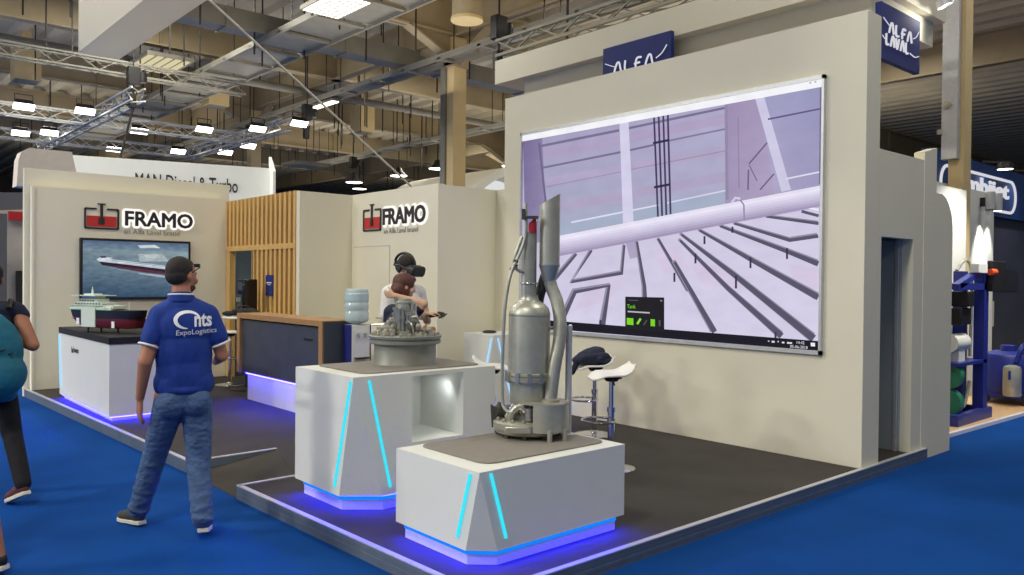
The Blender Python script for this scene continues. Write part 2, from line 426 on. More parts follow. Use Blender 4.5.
# slatted oak partition with a doorway
sp = MB().box(5.10, 5.14, 10.17, 11.61, .1, 2.12).box(5.10, 5.14, 10.17, 12.58, 2.12, 2.88).obj('slat_partition', M['oak_back'], kind='structure', label='oak slat partition between the two cream logo walls', cat='wall', smooth=0)
m = MB()
for i in range(17): m.box(5.05, 5.10, 10.19+i*.1485, 10.262+i*.1485, 2.165, 2.885)
for i in range(10): m.box(5.05, 5.10, 10.19+i*.1485, 10.262+i*.1485, .1, 2.09)
m.obj('slat', M['oak_slat'], sp, smooth=0, kind='stuff')
MB().box(5.04, 5.14, 10.17, 12.59, 2.09, 2.165).obj('rail', M['oak_slat'], sp, smooth=0)
MB().box(5.05, 5.14, 11.57, 11.62, .1, 2.09).box(5.05, 5.14, 12.44, 12.59, .1, 2.09).obj('jamb', M['oak_slat'], sp, smooth=0)
w = MB().box(5.95, 6.0, 10.3, 12.6, .1, 2.9).box(5.14, 6.0, 12.6, 12.65, .1, 2.9)
struct(w, 'wall_pantry', M['glassblue'], 'grey blue wall seen through the doorway in the oak slats', 'wall', smooth=0)
cd = MB().box(5.036, 5.048, 10.86, 11.1, 1.42, 1.72).obj('sign_card', M['navy'], label='small navy card hung on the oak slats', cat='sign')
MB().box(5.033, 5.036, 10.90, 11.06, 1.60, 1.615).box(5.033, 5.036, 10.93, 11.03, 1.575, 1.583).obj('lettering', M['white'], cd, smooth=0)

# ------------------------------------------------------------------ video wall
vw = thing('video_wall', 'huge video screen showing white pipes on the tall cream wall', 'screen', (6.773, 5.465, 1.05))
f = MB()
for y0, y1, z0, z1 in ((3.47, 7.46, 3.495, 3.53), (3.47, 7.46, 1.05, 1.088), (3.47, 3.492, 1.05, 3.53), (7.438, 7.46, 1.05, 3.53)): f.box(6.728, 6.772, y0, y1, z0, z1)
f.obj('frame', M['alu'], vw, smooth=0)
PICBASE = 6.760
def colour_mesh(polys, place, name, m, parent):
    vs = []; fs = []; cs = []
    for i, (c, pts) in enumerate(polys):
        o = len(vs); vs += [place(p, i) for p in pts]; fs.append(list(range(o, o+len(pts))))
        cc = c if isinstance(c, list) else [c]*len(pts)
        cs += [(*lin(x), 1) for x in cc]
    T = root_mat(parent).inverted()
    me = bpy.data.meshes.new(name); me.from_pydata([tuple(T @ V(v)) for v in vs], [], fs)
    a = me.color_attributes.new('Col', 'FLOAT_COLOR', 'CORNER')
    flat = [x for c in cs for x in c]; a.data.foreach_set('color', flat)
    me.materials.append(m); o = bpy.data.objects.new(name, me); C.objects.link(o); o.parent = parent
    return o
VIDEO = [([(166,161,192),(160,156,194),(214,209,232),(214,209,231)], [(7.44,3.47),(3.485,3.506),(3.487,1.088),(7.313,1.106)]),([(169,163,195),(177,171,204),(174,174,202),(169,173,196)], [(7.094,3.402),(4.5,3.435),(4.486,2.444),(6.988,2.175)]),([(121,109,151),(139,127,166),(150,144,178),(135,125,163)], [(7.44,3.432),(7.095,3.427),(6.988,2.175),(7.383,2.112)]),([(158,143,179),(167,153,186),(176,162,194),(164,151,185)], [(4.5,3.435),(4.128,3.443),(3.947,2.494),(4.485,2.425)]),([(164,163,199),(153,153,190),(160,154,191),(176,168,201)], [(4.128,3.443),(3.484,3.444),(3.48,2.541),(3.947,2.494)]),((176,162,194),[(7.022,3.272),(4.499,3.337),(4.497,3.239),(7.021,3.162)]),((179,168,199),[(7.017,2.931),(4.494,3.023),(4.493,2.925),(7.015,2.821)]),((176,166,196),[(7.012,2.602),(4.49,2.768),(4.489,2.67),(7.011,2.492)]),((166,176,199),[(6.819,2.386),(4.488,2.591),(4.486,2.464),(6.851,2.195)]),((125,114,146),[(7.142,3.313),(5.856,3.341),(5.864,3.37),(7.151,3.345)]),((125,114,146),[(5.727,3.347),(4.497,3.384),(4.503,3.408),(5.735,3.374)]),((125,114,146),[(7.086,3.047),(5.825,3.1),(5.831,3.123),(7.093,3.072)]),((125,114,146),[(5.71,3.106),(5.367,3.126),(5.373,3.148),(5.717,3.128)]),((134,124,153),[(5.184,3.147),(4.483,3.18),(4.487,3.197),(5.189,3.166)]),((157,149,179),[(7.013,2.814),(5.823,2.886),(5.826,2.899),(7.018,2.829)]),((157,149,179),[(5.708,2.897),(4.492,2.968),(4.495,2.98),(5.712,2.91)]),((223,220,240),[(6.583,2.36),(5.292,2.486),(5.296,2.503),(6.588,2.379)]),((215,212,235),[(5.188,2.501),(4.474,2.578),(4.478,2.593),(5.192,2.517)]),((116,104,137),[(7.165,3.373),(7.03,2.602),(6.995,2.602),(7.13,3.371)]),((149,138,168),[(4.506,3.426),(4.481,2.493),(4.447,2.491),(4.472,3.421)]),((213,209,235),[(5.854,3.427),(5.725,3.427),(5.638,2.331),(5.787,2.316)]),((73,65,95),[(5.387,3.436),(5.318,2.348),(5.293,2.347),(5.362,3.433)]),((73,65,95),[(5.326,3.437),(5.263,2.353),(5.238,2.353),(5.301,3.434)]),((73,65,95),[(5.265,3.437),(5.208,2.359),(5.183,2.358),(5.241,3.434)]),((73,65,95),[(5.206,3.438),(5.154,2.365),(5.129,2.364),(5.181,3.435)]),((57,49,76),[(5.38,3.142),(5.17,3.151),(5.177,3.176),(5.387,3.167)]),((57,49,76),[(5.36,2.672),(5.151,2.687),(5.157,2.712),(5.366,2.698)]),((148,136,167),[(4.36,3.278),(4.339,2.599),(4.323,2.598),(4.344,3.276)]),((111,103,133),[(4.044,3.003),(4.232,2.825),(4.219,2.814),(4.031,2.992)]),((111,103,133),[(4.239,2.764),(4.241,2.573),(4.224,2.571),(4.221,2.762)]),((111,103,133),[(3.967,2.705),(4.111,2.567),(4.098,2.557),(3.954,2.695)]),((116,103,137),[(4.23,2.809),(4.142,2.648),(4.132,2.652),(4.22,2.812)]),((207,203,229),[(4.17,3.441),(4.075,3.441),(3.787,2.538),(3.882,2.527)]),((103,93,134),[(4.028,3.208),(3.489,3.229),(3.492,3.245),(4.032,3.225)]),((226,224,242),[(3.837,2.635),(3.481,2.671),(3.484,2.685),(3.84,2.65)]),((119,108,138),[(3.521,3.424),(3.518,2.571),(3.499,2.569),(3.503,3.421)]),([(206,199,225),(212,205,230),(214,209,232),(214,210,233)], [(6.986,1.981),(3.515,2.357),(3.487,1.137),(7.313,1.112)]),((212,201,225),[(6.287,1.637),(5.764,1.731),(5.95,1.473),(6.521,1.34)]),((212,201,225),[(4.903,1.889),(4.375,1.825),(4.207,1.614),(4.718,1.656)]),((212,201,225),[(3.797,1.851),(3.516,1.822),(3.513,1.626),(3.745,1.668)]),((212,201,225),[(5.354,2.02),(5.093,2.057),(4.902,1.827),(5.218,1.786)]),((175,166,195),[(5.741,2.105),(5.6,2.123),(5.556,1.949),(5.682,1.929)]),((149,143,164),[(6.521,2.02),(6.94,1.682),(6.881,1.647),(6.484,1.996)]),((92,88,108),[(6.502,2.006),(6.917,1.667),(6.871,1.64),(6.473,1.988)]),((149,143,164),[(6.282,2.053),(6.601,1.657),(6.557,1.701),(6.242,2.034)]),((149,143,164),[(6.601,1.657),(5.785,1.762),(5.823,1.804),(6.557,1.701)]),((149,143,164),[(5.785,1.762),(5.754,2.088),(5.791,2.092),(5.823,1.804)]),((92,88,108),[(6.263,2.04),(6.581,1.651),(6.546,1.685),(6.232,2.025)]),((92,88,108),[(6.581,1.651),(5.776,1.757),(5.805,1.789),(6.546,1.685)]),((92,88,108),[(5.776,1.757),(5.745,2.078),(5.774,2.081),(5.805,1.789)]),((149,143,164),[(6.744,1.118),(6.496,1.546),(6.549,1.59),(6.837,1.144)]),((149,143,164),[(6.496,1.546),(6.023,1.628),(5.966,1.665),(6.549,1.59)]),((149,143,164),[(6.023,1.628),(6.128,1.198),(6.038,1.192),(5.966,1.665)]),((92,88,108),[(6.731,1.106),(6.48,1.535),(6.521,1.569),(6.803,1.126)]),((92,88,108),[(6.48,1.535),(5.996,1.617),(5.952,1.646),(6.521,1.569)]),((92,88,108),[(5.996,1.617),(6.097,1.182),(6.027,1.178),(5.952,1.646)]),((149,143,164),[(5.614,2.125),(5.513,1.632),(5.453,1.639),(5.578,2.129)]),((149,143,164),[(5.513,1.632),(5.51,1.505),(5.441,1.508),(5.453,1.639)]),((92,88,108),[(5.596,2.115),(5.492,1.622),(5.446,1.628),(5.568,2.117)]),((92,88,108),[(5.492,1.622),(5.488,1.495),(5.435,1.498),(5.446,1.628)]),((149,143,164),[(5.322,2.138),(4.934,1.59),(4.887,1.614),(5.288,2.153)]),((92,88,108),[(5.306,2.13),(4.917,1.583),(4.88,1.602),(5.28,2.141)]),((149,143,164),[(5.118,1.895),(4.633,1.185),(4.563,1.223),(5.074,1.915)]),((92,88,108),[(5.095,1.882),(4.609,1.176),(4.555,1.206),(5.061,1.898)]),((149,143,164),[(5.044,2.116),(4.464,1.614),(4.423,1.653),(5.018,2.138)]),((149,143,164),[(4.464,1.614),(3.898,1.178),(3.845,1.236),(4.423,1.653)]),((92,88,108),[(5.024,2.104),(4.444,1.605),(4.412,1.636),(5.003,2.121)]),((92,88,108),[(4.444,1.605),(3.878,1.172),(3.837,1.218),(4.412,1.636)]),((149,143,164),[(5.027,2.174),(4.404,1.749),(4.363,1.795),(5.005,2.198)]),((149,143,164),[(4.404,1.749),(3.587,1.169),(3.532,1.239),(4.363,1.795)]),((92,88,108),[(5.005,2.16),(4.382,1.739),(4.351,1.775),(4.988,2.179)]),((92,88,108),[(4.382,1.739),(3.566,1.164),(3.523,1.219),(4.351,1.775)]),((149,143,164),[(4.801,2.206),(4.215,1.894),(4.187,1.939),(4.783,2.231)]),((149,143,164),[(4.215,1.894),(3.538,1.541),(3.502,1.604),(4.187,1.939)]),((92,88,108),[(4.782,2.194),(4.197,1.886),(4.175,1.92),(4.768,2.214)]),((92,88,108),[(4.197,1.886),(3.521,1.536),(3.493,1.585),(4.175,1.92)]),((149,143,164),[(4.552,2.236),(3.836,1.964),(3.817,2.01),(4.541,2.263)]),((149,143,164),[(3.836,1.964),(3.535,1.841),(3.512,1.898),(3.817,2.01)]),((92,88,108),[(4.536,2.226),(3.821,1.957),(3.806,1.993),(4.527,2.247)]),((92,88,108),[(3.821,1.957),(3.52,1.836),(3.502,1.881),(3.806,1.993)]),((149,143,164),[(4.39,2.252),(3.8,2.065),(3.794,2.107),(4.381,2.28)]),((149,143,164),[(3.8,2.065),(3.521,2.095),(3.528,2.136),(3.794,2.107)]),((92,88,108),[(4.377,2.245),(3.789,2.06),(3.785,2.093),(4.37,2.266)]),((92,88,108),[(3.789,2.06),(3.512,2.09),(3.518,2.122),(3.785,2.093)]),((149,143,164),[(4.041,2.301),(3.523,2.208),(3.519,2.243),(4.038,2.328)]),((92,88,108),[(4.032,2.295),(3.515,2.203),(3.511,2.231),(4.029,2.317)]),((95,87,111),[(3.68,2.322),(3.517,2.273),(3.51,2.298),(3.673,2.348)]),((240,237,248),[(3.65,2.365),(3.516,2.33),(3.513,2.348),(3.646,2.382)]),((63,57,79),[(4.831,1.974),(4.83,1.873),(4.805,1.873),(4.807,1.974)]),((63,57,79),[(4.725,2.146),(4.724,2.066),(4.7,2.065),(4.702,2.145)]),((63,57,79),[(4.201,1.929),(4.2,1.823),(4.178,1.823),(4.18,1.928)]),((63,57,79),[(4.357,1.753),(4.356,1.627),(4.333,1.627),(4.335,1.753)]),((63,57,79),[(3.824,2.006),(3.822,1.905),(3.802,1.905),(3.804,2.006)]),((63,57,79),[(4.403,2.226),(4.403,2.167),(4.38,2.167),(4.381,2.225)]),((63,57,79),[(3.929,1.227),(3.927,1.124),(3.907,1.126),(3.908,1.228)]),((63,57,79),[(6.111,1.242),(6.11,1.174),(6.08,1.176),(6.081,1.244)]),((63,57,79),[(5.089,1.778),(5.088,1.684),(5.062,1.684),(5.064,1.778)]),((232,226,245),[(6.971,2.197),(3.504,2.553),(3.503,2.53),(6.971,2.166)]),((236,232,248),[(6.971,2.166),(3.503,2.53),(3.503,2.507),(6.97,2.135)]),((226,220,242),[(6.97,2.135),(3.503,2.507),(3.503,2.484),(6.97,2.104)]),((214,207,232),[(6.97,2.104),(3.503,2.484),(3.502,2.461),(6.97,2.073)]),((204,197,222),[(6.97,2.073),(3.502,2.461),(3.502,2.438),(6.969,2.042)]),((191,183,211),[(6.969,2.042),(3.502,2.438),(3.502,2.415),(6.969,2.012)]),((177,168,197),[(6.969,2.012),(3.502,2.415),(3.501,2.392),(6.968,1.981)]),((163,152,184),[(6.968,1.981),(3.501,2.392),(3.501,2.369),(6.968,1.95)]),((150,142,173),[(4.326,2.487),(4.277,2.429),(4.26,2.432),(4.312,2.496)]),((150,142,173),[(4.277,2.429),(4.269,2.277),(4.252,2.276),(4.26,2.432)]),((210,206,227),[(4.396,2.451),(4.357,2.493),(4.369,2.515),(4.417,2.467)]),((210,206,227),[(4.357,2.493),(4.31,2.48),(4.305,2.502),(4.369,2.515)]),((246,246,250),[(7.441,3.505),(3.476,3.529),(3.478,3.426),(7.44,3.422)]),((171,171,177),[(3.616,3.474),(3.597,3.473),(3.598,3.485),(3.617,3.487)]),((171,171,177),[(3.568,3.475),(3.549,3.473),(3.551,3.486),(3.57,3.488)]),((34,33,42),[(7.314,1.204),(3.483,1.173),(3.485,1.084),(7.313,1.099)]),((38,38,42),[(5.732,1.516),(5.201,1.519),(5.196,1.157),(5.727,1.165)]),((190,190,194),[(5.695,1.347),(5.391,1.343),(5.39,1.358),(5.694,1.362)]),((90,90,94),[(5.689,1.475),(5.549,1.474),(5.549,1.484),(5.689,1.484)]),((150,150,154),[(5.255,1.48),(5.229,1.475),(5.225,1.487),(5.251,1.492)]),((126,220,40),[(5.706,1.284),(5.613,1.283),(5.612,1.209),(5.705,1.211)]),((140,226,60),[(5.546,1.217),(5.499,1.279),(5.525,1.29),(5.572,1.229)]),((81,82,86),[(5.462,1.213),(5.42,1.268),(5.437,1.276),(5.478,1.22)]),((126,220,40),[(5.377,1.285),(5.319,1.284),(5.318,1.21),(5.376,1.211)]),((81,82,86),[(5.27,1.279),(5.269,1.216),(5.242,1.217),(5.243,1.28)]),((236,236,242),[(6.962,1.138),(6.917,1.139),(6.915,1.171),(6.961,1.17)]),((236,236,242),[(6.682,1.137),(6.639,1.138),(6.638,1.169),(6.681,1.168)]),((236,236,242),[(6.586,1.137),(6.544,1.138),(6.542,1.169),(6.585,1.168)]),((224,224,230),[(3.991,1.135),(3.978,1.135),(3.977,1.146),(3.99,1.146)]),((224,224,230),[(3.954,1.13),(3.923,1.13),(3.922,1.146),(3.952,1.147)]),((224,224,230),[(3.892,1.135),(3.882,1.135),(3.881,1.15),(3.891,1.15)]),((224,224,230),[(3.85,1.13),(3.824,1.13),(3.823,1.145),(3.849,1.145)]),((224,224,230),[(3.798,1.13),(3.748,1.13),(3.747,1.145),(3.797,1.146)]),((240,240,244),[(3.568,1.155),(3.527,1.155),(3.527,1.122),(3.567,1.123)]),]
VIDEO[0] = (VIDEO[0][0], [(7.44, 3.497), (3.49, 3.497), (3.49, 1.086), (7.44, 1.086)])
def clampYZ(p): return (min(7.44, max(3.491, p[0])), min(3.497, max(1.087, p[1])))
VIDEO = [(c, [clampYZ(p) for p in pts]) for c, pts in VIDEO]
colour_mesh(VIDEO, lambda p, i: (PICBASE-.00015*i, p[0], p[1]), 'screen', M['video'], vw)
MB().box(6.7612, 6.772, 3.48, 7.45, 1.06, 3.52).obj('back_panel', M['black'], vw, smooth=0)
s = MB(); ys = [3.62+.0*i for i in range(1)]
put_text(s, 'Tank', (6.738, 5.70, 1.39), (0, -1, 0), (0, 0, 1), h=.042, bold=.01, depth=.001)
s.obj('popup_title', emat('popup_green', (120, 205, 40), .9), vw, smooth=0)
s = MB(); put_text(s, '14:42', (6.738, 3.70, 1.135), (0, -1, 0), (0, 0, 1), h=.026, depth=.001); put_text(s, '05-06-2018', (6.738, 3.765, 1.095), (0, -1, 0), (0, 0, 1), h=.026, depth=.001)
s.obj('clock_lettering', emat('clock_white', (226, 226, 234), .9), vw, smooth=0)

# ------------------------------------------------------------------ tank logos
def tank_logo(root, o, x, y, flip=1):
    """o: lower left of the tank icon; x runs along the wall, y up; faces x cross y"""
    o = V(o); x = V(x); y = V(y); z = x.cross(y)
    def P(a, c, d=0): return o + x*a + y*c + z*d
    W, H = .465, .305
    m = MB()
    def ring(x0, x1, y0, y1, t, d0, d1):
        for a0, a1, c0, c1 in ((x0, x0+t, y0+t, y1-t), (x1-t, x1, y0+t, y1-t), (x0+t*.6, x1-t*.6, y0, y0+t)):
            m.prism([(a0, c0), (a1, c0), (a1, c1), (a0, c1)], d0, d1, o, x, y)
        for a0, a1 in ((x0+t*.6, x0+.165), (x1-.165, x1-t*.6)):
            m.prism([(a0, y1-t), (a1, y1-t), (a1, y1), (a0, y1)], d0, d1, o, x, y)
        for cx, cy in ((x0+t*.8, y0+t*.8), (x1-t*.8, y0+t*.8), (x0+t*.8, y1-t*.8), (x1-t*.8, y1-t*.8)):
            m.prism([(cx+t*.8*math.cos(k*PI/6), cy+t*.8*math.sin(k*PI/6)) for k in range(12)], d0, d1-.0005, o, x, y)
    ring(0, W, 0, H, .024, .004, .014)
    m.prism([(.210, .07), (.247, .07), (.247, .36), (.210, .36)], .010, .018, o, x, y)
    m.prism([(.175, .355), (.28, .355), (.28, .373), (.175, .373)], .004, .016, o, x, y)
    m.obj('tank_outline', M['logo_dark'], root, smooth=0)
    MB().prism([(.036, .036), (W-.036, .036), (W-.036, .19), (.036, .19)], .004, .010, o, x, y).obj('tank_fill', M['logo_red'], root, smooth=0)
    MB().prism([(.185, .07), (.205, .07), (.205, .16), (.185, .16)], .010, .0125, o, x, y).prism([(.25, .07), (.27, .07), (.27, .16), (.25, .16)], .010, .0125, o, x, y).obj('pump_mark', M['logo_dark'], root, smooth=0)
    t = MB(); fat_text(t, 'FRAMO', P(.548, .074, .022), x, y, .968, .208, .0085, .012)
    t.obj('lettering', M['logo_dark'], root, smooth=0)
    t = MB(); fat_text(t, 'FRAMO', P(.548, .074, .006), x, y, .968, .208, .042, .004, 24)
    t.obj('glow_plate', M['halo'], root, smooth=0)
    t = MB(); put_text(t, 'an Alfa Laval brand', P(.53, -.045, .004), x, y, w=.80, h=.070, bold=.0, depth=.003)
    t.obj('tagline_lettering', M['grey_text'], root, smooth=0)
tg = thing('logo_sign', 'tank logo sign with dark glowing letters above the black tv', 'sign', (3.75, 12.60, 2.35), group='backlit tank logo signs')
tank_logo(tg, (2.991, 12.599, 2.357), (1, 0, 0), (0, 0, 1))
tg = thing('logo_sign', 'tank logo sign with glowing letters above the flush door', 'sign', (5.86, 8.98, 2.31), group='backlit tank logo signs')
tank_logo(tg, (5.859, 9.751, 2.335), (0, -1, 0), (0, 0, 1))

# ------------------------------------------------------------------ television with a tanker at sea
tv = thing('television', 'black wall television showing a tanker at sea', 'television', (3.70, 12.58, 1.34))
MB().box(2.93, 4.475, 12.545, 12.598, 1.335, 2.225).obj('bezel', M['black'], tv, bevel=.008)
X0, X1, Z0, Z1 = 2.965, 4.44, 1.375, 2.19
TV = [([(86, 106, 134), (86, 106, 134), (124, 146, 160), (124, 146, 160)], [(0, 0), (1, 0), (1, .18), (0, .18)]),
      ([(120, 140, 150), (140, 158, 164), (118, 138, 152), (100, 122, 138)], [(0, .16), (1, .16), (1, .5), (0, .5)]),
      ([(100, 122, 138), (118, 138, 152), (62, 86, 112), (52, 76, 104)], [(0, .5), (1, .5), (1, 1), (0, 1)]),
      ((168, 180, 186), [(.5, .22), (.74, .2), (.8, .34), (.52, .36)]), ((190, 198, 200), [(.56, .23), (.7, .225), (.72, .28), (.58, .29)]),
      ((206, 214, 222), [(.5, .06), (.66, .04), (.72, .1), (.52, .11)]),
      ((54, 38, 58), [(.14, .365), (.30, .39), (1.0, .535), (1.0, .62), (.6, .55), (.17, .43)]),
      ((92, 56, 66), [(.3, .44), (1.0, .585), (1.0, .63), (.6, .56), (.3, .475)]),
      ((192, 200, 210), [(.12, .34), (.2, .31), (1., .47), (1., .54), (.3, .395), (.15, .37)]),
      ((222, 228, 234), [(.3, .36), (1., .49), (1., .505), (.3, .375)]), ((150, 166, 180), [(.26, .345), (.9, .455), (.9, .466), (.26, .357)]),
      ((214, 222, 228), [(.12, .33), (.17, .28), (.27, .3), (.2, .345), (.15, .37)]), ((64, 72, 96), [(.15, .275), (.2, .27), (.21, .3), (.16, .305)]),
      ((120, 140, 160), [(.3, .49), (.6, .57), (1., .65), (1., .67), (.6, .6), (.3, .51)]), ((170, 184, 194), [(.5, .56), (.8, .62), (.78, .65), (.52, .585)])]
colour_mesh(TV, lambda p, i: (X0+(X1-X0)*p[0], 12.5435-.0002*i, Z1-(Z1-Z0)*p[1]), 'screen', M['tvpic'], tv)
# ------------------------------------------------------------------ white display cabinets with a cut corner and light lines
def cabinet(label, x0, x1, y0, y1, zb, zt, fa, fb, px0, px1, py0, py1, leds, niche=None, ledm='cyan', group=None, ins=.05, pz=.1, bx=None):
    root = thing('display_cabinet', label, 'cabinet', ((x0+x1)/2, (y0+y1)/2, .1), group=group)
    P = [(x0, y0+fa, zb), (x0+fb, y0, zb), (x1, y0, zb), (x1, y1, zb), (x0, y1, zb), (x0, y0, zt), (x1, y0, zt), (x1, y1, zt), (x0, y1, zt)]
    F = [(0, 4, 3, 2, 1), (5, 6, 7, 8), (5, 0, 1), (5, 8, 4, 0), (6, 2, 3, 7), (7, 3, 4, 8)]
    m = MB()
    if niche:
        a, b_, c, d, dep = niche                                      # x range, z range, depth
        q = [(a, y0, c), (b_, y0, c), (b_, y0, d), (a, y0, d), (a, y0+dep, c), (b_, y0+dep, c), (b_, y0+dep, d), (a, y0+dep, d)]
        n = len(P); P += q
        F += [(1, 2, n+1, n), (2, 6, n+2, n+1), (6, 5, n+3, n+2), (5, 1, n, n+3), (n, n+1, n+5, n+4), (n+1, n+2, n+6, n+5), (n+2, n+3, n+7, n+6), (n+3, n, n+4, n+7), (n+4, n+5, n+6, n+7)]
    else: F.append((5, 1, 2, 6))
    m.add(P, F).obj('body', M['lam'], root, smooth=0)
    MB().prism([(px0, py0+fa), (px0+fb*.95, py0), (px1, py0), (px1, py1), (px0, py1)], pz, zb-.001).obj('plinth', M['plinth'], root, smooth=0)
    # light strip under the overhang
    g = MB(); e = .012
    def strip(p, q):
        g.bar((*p, zb-.006), (*q, zb-.006), .012, .008)
    k = .018
    pts = [(px0-k, py1), (px0-k, py0+fa-k*.3), (px0+fb*.95-k*.3, py0-k), (px1, py0-k)]
    for a, c in zip(pts[:-1], pts[1:]): strip(a, c)
    g.obj('under_light', M['blue'], root, smooth=0)
    g = MB(); k = .006
    pts = [(px0-k, py1), (px0-k, py0+fa-k*.3), (px0+fb*.95-k*.3, py0-k), (px1, py0-k)]
    for a, c in zip(pts[:-1], pts[1:]): g.bar((*a, zb-.030), (*c, zb-.030), .006, .020)
    g.obj('edge_light', M['cyan_edge'], root, smooth=0)
    for (p, q) in leds:
        mm = MB(); mm.bar(p, q, .024, .014, up=(1, 0, 0) if abs(p[0]-x0) > 1e-3 else (0, 1, 0))
        mm.obj('light_strip', M[ledm], root, smooth=0)
    return root
# near cabinet
c1 = cabinet('low white display cabinet under the tall steel pump', 2.725, 3.92, 3.322, 4.13, .20, .652, .115, .13, 2.775, 3.89, 3.372, 4.1,
        [((2.725, 3.395, .632), (2.725, 3.505, .262)), ((2.800, 3.322, .636), (2.915, 3.322, .262))], group='white display cabinets with light lines')
# tall cabinet with a lit niche
c2 = cabinet('white display cabinet with a lit open niche, behind the low one', 2.72, 3.95, 4.64, 5.47, .21, 1.035, .18, .23, 2.77, 3.9, 4.69, 5.42,
        [((2.72, 4.667, 1.005), (2.72, 4.872, .265)), ((2.838, 4.64, 1.005), (3.012, 4.64, .262))], niche=(3.19, 3.645, .545, 1.008, .55), group='white display cabinets with light lines')
MB().lathe([(.0001, 0), (.028, 0), (.028, .006), (.0001, .006)], (3.56, 4.80, 1.0), 20).obj('spotlight', M['lampw'], c2)
MB().tube([(3.30, 4.95, 1.006), (3.30, 4.95, .86), (3.31, 4.95, .85), (3.345, 4.95, .85), (3.352, 4.95, .86), (3.352, 4.95, .9)], .011).obj('pipe', M['steel2'], c2)
# far cabinet near the video wall
c3 = cabinet('far white display cabinet beside the plain return wall', 6.0, 6.72, 7.08, 7.64, .20, 1.04, .19, .22, 6.05, 6.68, 7.13, 7.60,
        [((6.0, 7.115, 1.0), (6.0, 7.30, .3)), ((6.06, 7.08, 1.0), (6.28, 7.08, .28))], ledm='ice', group='white display cabinets with light lines')
d = MB().lathe([(.001, 0), (.065, 0), (.085, .008), (.08, .022), (.05, .03), (.001, .03)], (6.22, 7.42, 1.042), 24).obj('base_unit', M['black'], label='small black puck lying on the far white cabinet', cat='device')
# ship cabinet with a dark top
c4 = thing('display_cabinet', 'white cabinet with a black top under the ship model', 'cabinet', (2.95, 10.5, .1))
MB().box(2.475, 3.42, 9.36, 11.6, .155, .945).obj('body', M['lam'], c4, bevel=.003)
MB().box(2.465, 3.43, 9.345, 11.61, .945, 1.02).obj('top', M['blackmatte'], c4, bevel=.003)
MB().box(2.52, 3.38, 9.41, 11.55, .1, .154).obj('plinth', M['plinth'], c4, smooth=0)
MB().box(2.495, 2.507, 9.39, 11.55, .142, .152).box(2.495, 3.38, 9.385, 9.397, .142, .152).obj('under_light', M['blue'], c4, smooth=0)
MB().bar((2.472, 11.585, .925), (2.472, 11.50, .24), .03, .012, up=(0, 1, 0)).obj('light_strip', M['ice'], c4, smooth=0)
t = MB()
for q in ([(0, 0), (.09, 0), (.09, .012), (0, .012)], [(0, .012), (.012, .012), (.012, .075), (0, .075)], [(.078, .012), (.09, .012), (.09, .075), (.078, .075)], [(.014, .014), (.076, .014), (.076, .05), (.014, .05)]):
    t.prism(q, 0, .003, (2.4745, 10.98, .735), (0, -1, 0), (0, 0, 1))
put_text(t, 'FRAMO', (2.4745, 10.86, .745), (0, -1, 0), (0, 0, 1), w=.22, h=.05, bold=.02, depth=.003)
t.obj('logo', M['logo_dark'], c4, smooth=0)

# ------------------------------------------------------------------ reception counter
rc = thing('reception_counter', 'dark slate reception counter framed in oak with blue glow below', 'counter', (4.45, 9.1, .1))
MB().box(4.30, 4.64, 8.02, 10.2, .45, 1.13).obj('front_panel', M['slate'], rc, smooth=0)
f = MB().box(4.262, 4.68, 7.945, 10.262, 1.15, 1.215).box(4.262, 4.655, 7.945, 8.035, .44, 1.15).box(4.262, 4.655, 10.17, 10.262, .44, 1.15)
f.obj('frame', M['oak'], rc, smooth=0, bevel=.003)
MB().box(4.278, 4.66, 7.93, 7.944, .44, 1.205).obj('side_panel', M['slate'], rc, smooth=0)
MB().box(4.325, 4.62, 8.05, 10.05, .1, .449).obj('plinth', M['plinth'], rc, smooth=0)
MB().box(4.303, 4.317, 8.05, 10.06, .434, .446).obj('under_light', M['blue'], rc, smooth=0)
t = MB(); put_text(t, 'FRAMO', (4.2985, 8.44, .965), (0, -1, 0), (0, 0, 1), w=.21, h=.035, bold=.02, depth=.003)
t.obj('logo', M['logo_dark'], rc, smooth=0)

# ------------------------------------------------------------------ grey mats on the cabinets
for (x0, x1, y0, y1, z, lab) in ((2.86, 3.88, 3.43, 4.1, .653, 'grey rubber mat under the tall steel pump'), (2.86, 3.91, 4.74, 5.44, 1.036, 'grey rubber mat under the round steel valve unit')):
    MB().prism(rrect(x0, x1, y0, y1, .09), z, z+.007).obj('mat', M['mat_grey'], label=lab, cat='mat', smooth=0)
# ------------------------------------------------------------------ tall cargo pump (local x to the viewer's right, y away)
pm = thing('cargo_pump', 'tall steel pump with bent pipes standing on the low cabinet', 'pump', (3.63, 3.87, .66), FACE_AWAY)
cx = -.03
# base: stepped ring on feet
MB().lathe([(.12, .022), (.215, .022), (.225, .03), (.228, .05), (.238, .055), (.238, .095), (.226, .105), (.20, .112), (.16, .115), (.10, .115)], (cx, .03, 0), 48).obj('base_ring', M['steel'], pm, local=True)
m = MB()
for a in (60, 100, 180, 225, 262, 300, 350):
    x, y = cx+.2*math.cos(R(a)), .03+.2*math.sin(R(a)); m.lathe([(.018, 0), (.018, .03)], (x, y, -.004), 12)
m.obj('foot', M['steel_dark'], pm, local=True)
b = MB()
for a in range(0, 360, 20):
    x, y = cx+.215*math.cos(R(a)), .03+.215*math.sin(R(a)); b.lathe([(.012, .1), (.012, .122), (.008, .128)], (x, y, 0), 6)
b.obj('bolts', M['steel3'], pm, local=True, smooth=0)
MB().box(-.185, -.02, -.222, -.19, .052, .092).obj('bracket', M['steel3'], pm, local=True, bevel=.004)
